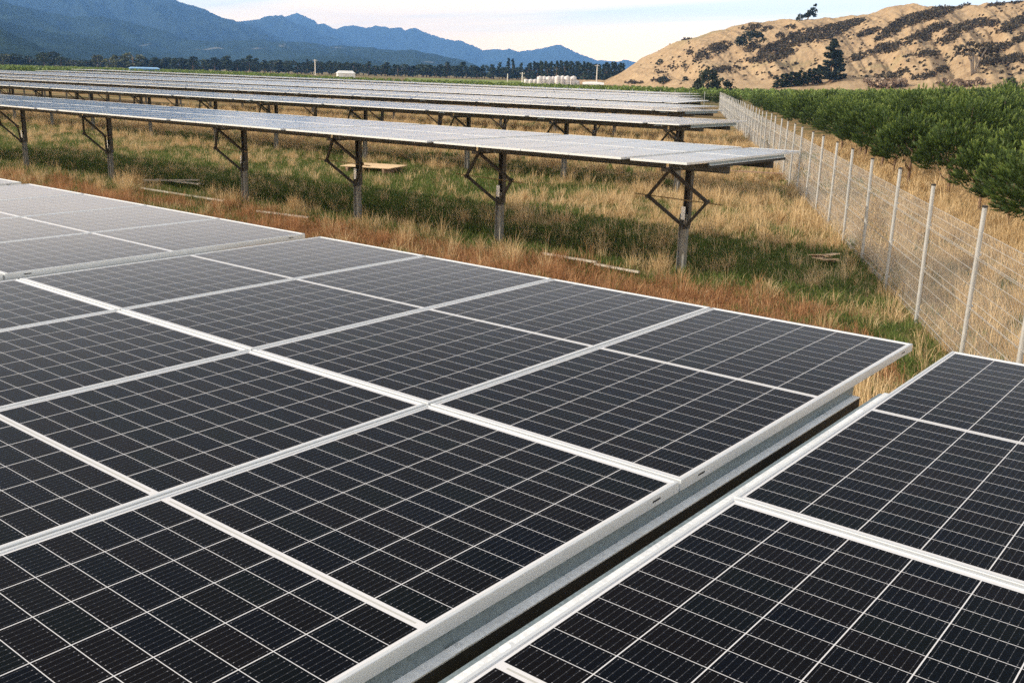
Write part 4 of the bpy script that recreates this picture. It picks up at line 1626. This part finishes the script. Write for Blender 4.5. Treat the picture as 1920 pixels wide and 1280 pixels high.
# ------------------------------------------------------------------ far mountains
def forest_material(name, c, patch, cut):
    t = NT(name)
    n1_ = t.noise(0.0011, 5, 0.6, t.pos())
    n2_ = t.noise(0.010, 6, 0.7, t.pos())
    n3_ = t.noise(0.0032, 7, 0.72, t.pos(), 1.2)
    mx = t.math('ADD', t.math('MULTIPLY', n1_, 0.35), t.math('MULTIPLY', n2_, 0.65))
    col = t.ramp(mx, [(0.3, tuple(x * 0.5 for x in c)), (0.55, c), (0.8, tuple(x * 1.7 for x in c))])
    pm = t.ramp(n3_, [(patch, (0, 0, 0)), (patch + 0.05, (0.75, 0.75, 0.75))])
    t.base(t.mix(pm, col, cut)).set(0.95, 0, 0.0)
    t.bump(mx, 1.0, 30.0)
    return t.mat


M['forest_far'] = forest_material('far_range_forest', (0.022, 0.032, 0.025), 0.80, (0.2, 0.18, 0.14))
M['forest_mid'] = forest_material('foothill_forest', (0.024, 0.036, 0.020), 0.63, (0.22, 0.20, 0.15))
M['forest_near'] = forest_material('near_slope_forest', (0.020, 0.031, 0.017), 0.80, (0.2, 0.18, 0.12))


def mountain(name, label, D, depth, sky_pts, mat, amp, seed, x0=-260, x1=1300):
    xs = np.arange(x0, x1, 2.5)
    ex = [elev(a, b) for a, b in sky_pts]
    e = np.interp(xs, [a for a, b in sky_pts], ex)
    e = e + (fbm(xs / 26.0 + seed, np.full_like(xs, seed * 1.3), 5) - 0.5) * 0.0022
    hr = CAM_C[2] + np.maximum(e, -0.0015) * D
    ts = np.concatenate([np.linspace(0, 1, 46), np.linspace(1.05, 1.6, 8)])
    X, T = np.meshgrid(xs, ts)
    Dm = D - depth * (1 - T)
    prof = np.where(T <= 1, T ** 0.9, 1 - 0.9 * (T - 1))
    sc_l = D * 0.085
    u_, v_ = X / CAM_F * D / sc_l + seed, T * depth / sc_l
    rid = 1 - np.abs(fbm(u_ + 0.35 * v_, v_ * 0.7 + seed, 6) - 0.5) * 2
    env = np.clip(np.minimum(T * 2.2, (1.0 - T) * 5.0), 0, 1)
    H = hr[None, :] * prof + (rid - 0.75) * amp * env * np.clip(hr[None, :] / 200.0, 0, 1)
    b = np.array([bearing(a) for a in xs])
    V = np.stack([CAM_C[0] + b[None, :, 0] * Dm, CAM_C[1] + b[None, :, 1] * Dm, np.maximum(H, -1.0)], -1).reshape(-1, 3)
    i = np.arange(X.size).reshape(X.shape)
    F = np.stack([i[:-1, :-1], i[:-1, 1:], i[1:, 1:], i[1:, :-1]], -1).reshape(-1, 4)
    o = put(name, np_mesh(name, V, F, [mat], smooth=True))
    tag(o, label, 'mountain', kind='structure')
    return o


mountain('far_mountains', 'farthest blue mountain range with a pointed peak', 8600, 2200,
         [(-300, 60), (440, 62), (500, 48), (533, 33), (561, 24), (575, 32), (598, 46), (610, 44), (625, 52), (633, 54), (640, 52), (664, 49), (687, 55), (707, 50), (718, 51), (738, 56), (753, 56), (759, 60), (777, 56), (790, 60), (807, 69),
          (837, 80), (842, 80), (872, 84), (890, 92.5), (905, 97.5), (922, 96), (943, 97), (953, 95), (970, 98), (985, 98), (1007, 94), (1043, 93), (1060, 97.5), (1082, 103), (1100, 108), (1120, 116), (1145, 119), (1157, 120), (1167, 116), (1178, 117.5), (1215, 128), (1300, 140)],
         M['forest_far'], 260, 3)
mountain('mountains', 'blue mountain ridge in front of the pointed peak', 7000, 1900,
         [(-300, 60), (330, 60), (380, 52), (427, 42), (475, 38), (520, 31.5), (533, 33), (553, 46), (587, 62), (612, 72), (650, 85), (700, 100), (760, 125), (800, 140), (1300, 150)], M['forest_far'], 220, 5)
mountain('high_mountain', 'high blue mountain shoulder running out of the picture', 5600, 1800,
         [(-300, -75), (0, -35), (150, -15), (305, 0), (335, 5), (350, 12), (385, 20), (400, 30), (427, 41), (480, 57), (517, 73), (560, 90), (620, 115), (680, 135), (1300, 150)], M['forest_far'], 260, 9)
mountain('foothills', 'blue-green forested foothills with pale cleared patches', 3700, 1200,
         [(-300, -20), (-100, -8), (0, 4), (50, 12), (100, 25), (150, 32), (200, 34), (250, 45), (317, 60), (340, 72), (370, 77), (413, 78), (480, 76), (500, 75), (517, 78), (545, 78), (603, 82), (617, 88), (640, 85), (673, 90), (743, 95), (777, 92.5),
          (798, 100), (835, 107.5), (855, 110), (873, 115), (887, 120), (900, 126), (960, 140), (1300, 150)], M['forest_mid'], 150, 13)
mountain('forested_slope', 'dark green forested slope below the high mountain', 2500, 700,
         [(-300, 5), (-60, 30), (0, 38), (17, 40), (38, 47), (70, 57), (117, 63), (158, 72), (208, 79), (242, 87), (283, 100), (330, 122), (420, 112), (470, 118), (560, 108), (640, 104), (700, 112), (760, 130), (1300, 150)], M['forest_near'], 80, 17, x1=900)
mountain('dark_slope', 'darkest wooded slope rising behind the far tree line', 1750, 450,
         [(-300, 30), (-60, 48), (0, 55), (15, 57), (40, 70), (70, 82), (95, 95), (130, 105), (180, 118), (900, 140)], M['forest_near'], 45, 21, x1=420)

# light green meadow beyond the planting
t = NT('meadow')
t.base(t.ramp(t.noise(0.03, 5, 0.6, t.pos()), [(0.3, (0.13, 0.17, 0.045)), (0.7, (0.22, 0.25, 0.075))])).set(0.9, 0, 0.1)
pts = [ground_at(a, d) for a, d in ((770, 395), (1000, 360), (1010, 560), (760, 560))]
mb = MB()
mb.add([(p[0], p[1], 0.05) for p in pts], [(0, 1, 2, 3)])
tag(put('meadow', mb.mesh('meadow', [t.mat])), 'light green meadow between the planting and the dark trees', 'field', kind='structure')

# ------------------------------------------------------------------ buildings, tanks and poles far off
def facing(px):
    b = bearing(px)
    return math.atan2(b[1], b[0]) - math.pi / 2      # local -y looks back to the camera


def shed(name, px, D, w, dp, h, ridge, wall, roof, label):
    p = ground_at(px, D)
    r = empty(name, tuple(p), facing(px) + 0.15)
    mb = MB()
    mb.box((-w / 2, -dp / 2, 0), (w / 2, dp / 2, h))
    put('wall', mb.mesh('wall', [wall]), r)
    mb = MB()
    e = 0.25
    mb.add([(-w / 2 - e, -dp / 2 - e, h - 0.05), (w / 2 + e, -dp / 2 - e, h - 0.05), (w / 2 + e, dp / 2 + e, h - 0.05), (-w / 2 - e, dp / 2 + e, h - 0.05),
            (-w / 2 + ridge * 0.6, 0, h + ridge), (w / 2 - ridge * 0.6, 0, h + ridge)], [(0, 1, 5, 4), (2, 3, 4, 5), (1, 2, 5), (3, 0, 4), (3, 2, 1, 0)])
    put('roof', mb.mesh('roof', [roof]), r)
    tag(r, label, 'shed')
    return r


s1 = shed('white_shed', 648, 470, 7.6, 6, 1.9, 1.1, M['white_wall'], M['white_wall'], 'white low shed with pitched roof in front of the dark tree line')
mb = MB()
mb.box((-0.9, -3.03, 0.0), (0.9, -3.0, 1.5))
put('door', mb.mesh('door', [M['tank']]), s1)
s2 = shed('blue_shed', 270, 330, 8.2, 3.4, 2.3, 0.35, M['blue'], M['blue_roof'], 'long blue shed with white door behind the far solar rows')
mb = MB()
mb.box((-3.4, -1.73, 0.5), (-2.6, -1.70, 2.0))
put('door', mb.mesh('door', [M['white_wall']]), s2)
mb = MB()
mb.box((1.9, -1.73, 1.0), (2.5, -1.70, 1.8))
put('window', mb.mesh('window', [M['dark_glass']]), s2)


def tank_mesh(r, h):
    mb = MB()
    mb.lathe([(r, 0), (r, h * 0.3), (r * 1.015, h * 0.32), (r, h * 0.34), (r, h * 0.62), (r * 1.015, h * 0.64), (r, h * 0.66), (r, h * 0.92), (r * 0.9, h * 0.97), (r * 0.35, h * 1.05), (0.001, h * 1.06)], 20)
    return mb.mesh('tank_body', [M['tank']], True)


def tank_lid(r, h):
    mb = MB()
    mb.tube([(0, 0, h * 1.05), (0, 0, h * 1.11)], r * 0.22, 12)
    return mb.mesh('tank_lid', [M['white_wall']])


TK = {'s': (tank_mesh(0.95, 1.6), tank_lid(0.95, 1.6)), 'm': (tank_mesh(1.15, 2.75), tank_lid(1.15, 2.75)), 'l': (tank_mesh(1.2, 3.1), tank_lid(1.2, 3.1))}
for k, (px, sz, D) in enumerate([(987, 's', 396), (996, 's', 398), (1004, 's', 401), (1012.5, 'm', 396), (1021, 'm', 402), (1029.5, 'm', 397), (1037.5, 'm', 403), (1046, 'l', 396), (1055, 'l', 402), (1064, 'l', 397), (1075.5, 'l', 399), (1083, 's', 399)]):
    r = empty('water_tank', tuple(ground_at(px, D)), random.uniform(0, 6))
    put('tank_body', TK[sz][0], r)
    put('lid', TK[sz][1], r)
    lab = {'s': 'small squat pale tank at the low end of the tank group', 'm': 'medium pale round tank in the middle of the tank group', 'l': 'tall pale round tank at the hill end of the tank group'}[sz]
    if px == 1083: lab = 'small squat pale tank tucked beyond the tall tanks by the hill'
    tag(r, lab, 'water tank', {'s': 'small pale tanks', 'm': 'medium pale tanks', 'l': 'tall pale tanks'}[sz] if px != 1083 else None)


def pole(px, D, h, label, arm=True):
    r = empty('utility_pole', tuple(ground_at(px, D)), facing(px))
    mb = MB()
    mb.tube([(0, 0, -0.5), (0, 0, h)], [0.26, 0.19], 8)
    put('shaft', mb.mesh('shaft', [M['pole']]), r)
    if arm:
        mb = MB()
        mb.box((-1.0, -0.29, h - 0.55), (1.0, -0.20, h - 0.40))
        put('crossarm', mb.mesh('crossarm', [M['pole']]), r)
        for xx in (-0.8, 0.8):
            mb = MB()
            mb.tube([(xx, -0.24, h - 0.395), (xx, -0.24, h - 0.15)], 0.06, 8)
            put('insulator', mb.mesh('insulator', [M['white_wall']]), r)
    tag(r, label, 'utility pole')


pole(591, 470, 7.6, 'pale utility pole standing before the dark trees near the white shed')
pole(1119, 455, 8.4, 'tall pale utility pole between the tanks and the golden hill')
pole(952, 470, 3.6, 'short pale pole on the light green meadow', False)
pole(979.5, 396, 4.2, 'short pole with crossarm just beside the smallest tanks')
p = ground_at(1113, 430)
mb = MB()
sec = [(math.cos(a) * 2.6, math.sin(a) * 1.25) for a in np.linspace(0, math.pi, 10)]
for i, xx in enumerate(np.linspace(-4.5, 4.5, 7)):
    q = 0.55 + 0.45 * math.cos((xx / 4.5) * 1.1)
    for a, b in sec:
        mb.v.append((xx, a * 0.8, b * q))
for i in range(6):
    for k in range(9):
        mb.f.append((i * 10 + k, i * 10 + k + 1, (i + 1) * 10 + k + 1, (i + 1) * 10 + k))
        mb.m.append(0)
tag(put('covered_mound', mb.mesh('covered_mound', [M['white_wall']], True), None, tuple(p), (0, 0, facing(1113))), 'long low mound under a white cover beside the tall pole', 'covered mound')

# ------------------------------------------------------------------ things lying in the grass
def lie(name, size, loc, rz, mat, label, cat, tilt=(0, 0), group=None):
    mb = MB()
    x, y, z = size
    mb.box((-x / 2, -y / 2, 0), (x / 2, y / 2, z))
    o = put(name, mb.mesh(name, [mat]), None, loc, (tilt[0], tilt[1], rz))
    return tag(o, label, cat, group)


pl = empty('plywood_sheet', (-24.6, 21.9, 0.0), 0.0)
mb = MB()
mb.box((-0.95, -0.75, 0.22), (0.95, 0.75, 0.238))
put('board', mb.mesh('board', [M['ply']]), pl)
for xx in (-0.7, 0.7):
    mb = MB()
    mb.box((xx - 0.04, -0.74, 0.0), (xx + 0.04, 0.74, 0.2195))
    put('bearer', mb.mesh('bearer', [M['rust']]), pl)
pl.rotation_euler = (0, 0, math.radians(20))
tag(pl, 'pale plywood sheet lying on bearers in the grass under the second row', 'plywood sheet')


def span(name, a, b, w, z, mat, label, cat='batten'):
    a, b = np.array(a), np.array(b)
    c = (a + b) / 2
    L = np.linalg.norm(b - a)
    lie(name, (L, w, 0.035), (c[0], c[1], z), math.atan2(b[1] - a[1], b[0] - a[0]), mat, label, cat)


span('timber_batten', (-24.72, 12.92), (-20.9, 13.0), 0.07, 0.045, M['batten'], 'long pale batten lying in the grass near crossed boards')
span('timber_batten', (-18.8, 12.47), (-17.1, 12.69), 0.06, 0.045, M['batten'], 'pale batten in brown grass between two front posts of the second row')
span('timber_batten', (-10.3, 12.96), (-9.0, 12.95), 0.06, 0.045, M['batten'], 'short pale batten half sunk in brown grass')
span('timber_batten', (-8.92, 12.78), (-7.9, 12.70), 0.05, 0.045, M['batten'], 'thin pale batten in brown grass by the end post of the second row')
span('crossed_board', (-26.0, 14.2), (-24.2, 14.5), 0.12, 0.10, M['batten'], 'weathered board lying flat beside the long batten', 'board')
span('crossed_board', (-25.7, 13.6), (-24.8, 14.9), 0.10, 0.14, M['batten'], 'weathered board lying crosswise on another board', 'board')
span('timber_rail', (-18.4, 29.4), (-13.4, 31.2), 0.14, 0.28, M['rust'], 'rusty brown rail lying near the fence behind the second row', 'rail')
# flat stones
st_ = empty('slab_heap', (-5.89, 16.36, 0.08))
st_.scale = (0.7, 0.7, 0.7)
gs = random.Random(5)
for k in range(7):
    mb = MB()
    lx, ly = gs.uniform(0.16, 0.28), gs.uniform(0.10, 0.17)
    top = [(-lx * gs.uniform(0.8, 1), -ly), (lx * gs.uniform(0.6, 1), -ly * gs.uniform(0.7, 1)), (lx, ly * gs.uniform(0.5, 1)), (-lx * gs.uniform(0.5, 1), ly)]
    mb.add([(x, y, 0) for x, y in top] + [(x * 0.96, y * 0.96, 0.028) for x, y in top], [(3, 2, 1, 0), (4, 5, 6, 7), (0, 1, 5, 4), (1, 2, 6, 5), (2, 3, 7, 6), (3, 0, 4, 7)])
    put('slab', mb.mesh('slab', [M['stone']]), st_, (gs.uniform(-0.22, 0.22), gs.uniform(-0.16, 0.16), 0.04 * k * 0.7), (gs.uniform(-0.18, 0.18), gs.uniform(-0.18, 0.18), gs.uniform(0, 6)))
tag(st_, 'small heap of thin flat tan slabs in the grass near the fence', 'slab heap')

# ------------------------------------------------------------------ air
mb = MB()
mb.box((-10300, -1500, -1.6), (3000, 9600, 690))
hz = bpy.data.materials.new('haze')
hz.use_nodes = True
ht_ = hz.node_tree
ht_.nodes.clear()
ho = ht_.nodes.new('ShaderNodeOutputMaterial')
hv = ht_.nodes.new('ShaderNodeVolumePrincipled')
hv.inputs['Color'].default_value = (0.20, 0.46, 1.0, 1)
hv.inputs['Density'].default_value = 1.2e-4
hv.inputs['Anisotropy'].default_value = 0.0
ht_.links.new(hv.outputs[0], ho.inputs['Volume'])
tag(put('haze', mb.mesh('haze', [hz])), 'thin blue haze over the valley', 'haze', kind='stuff')
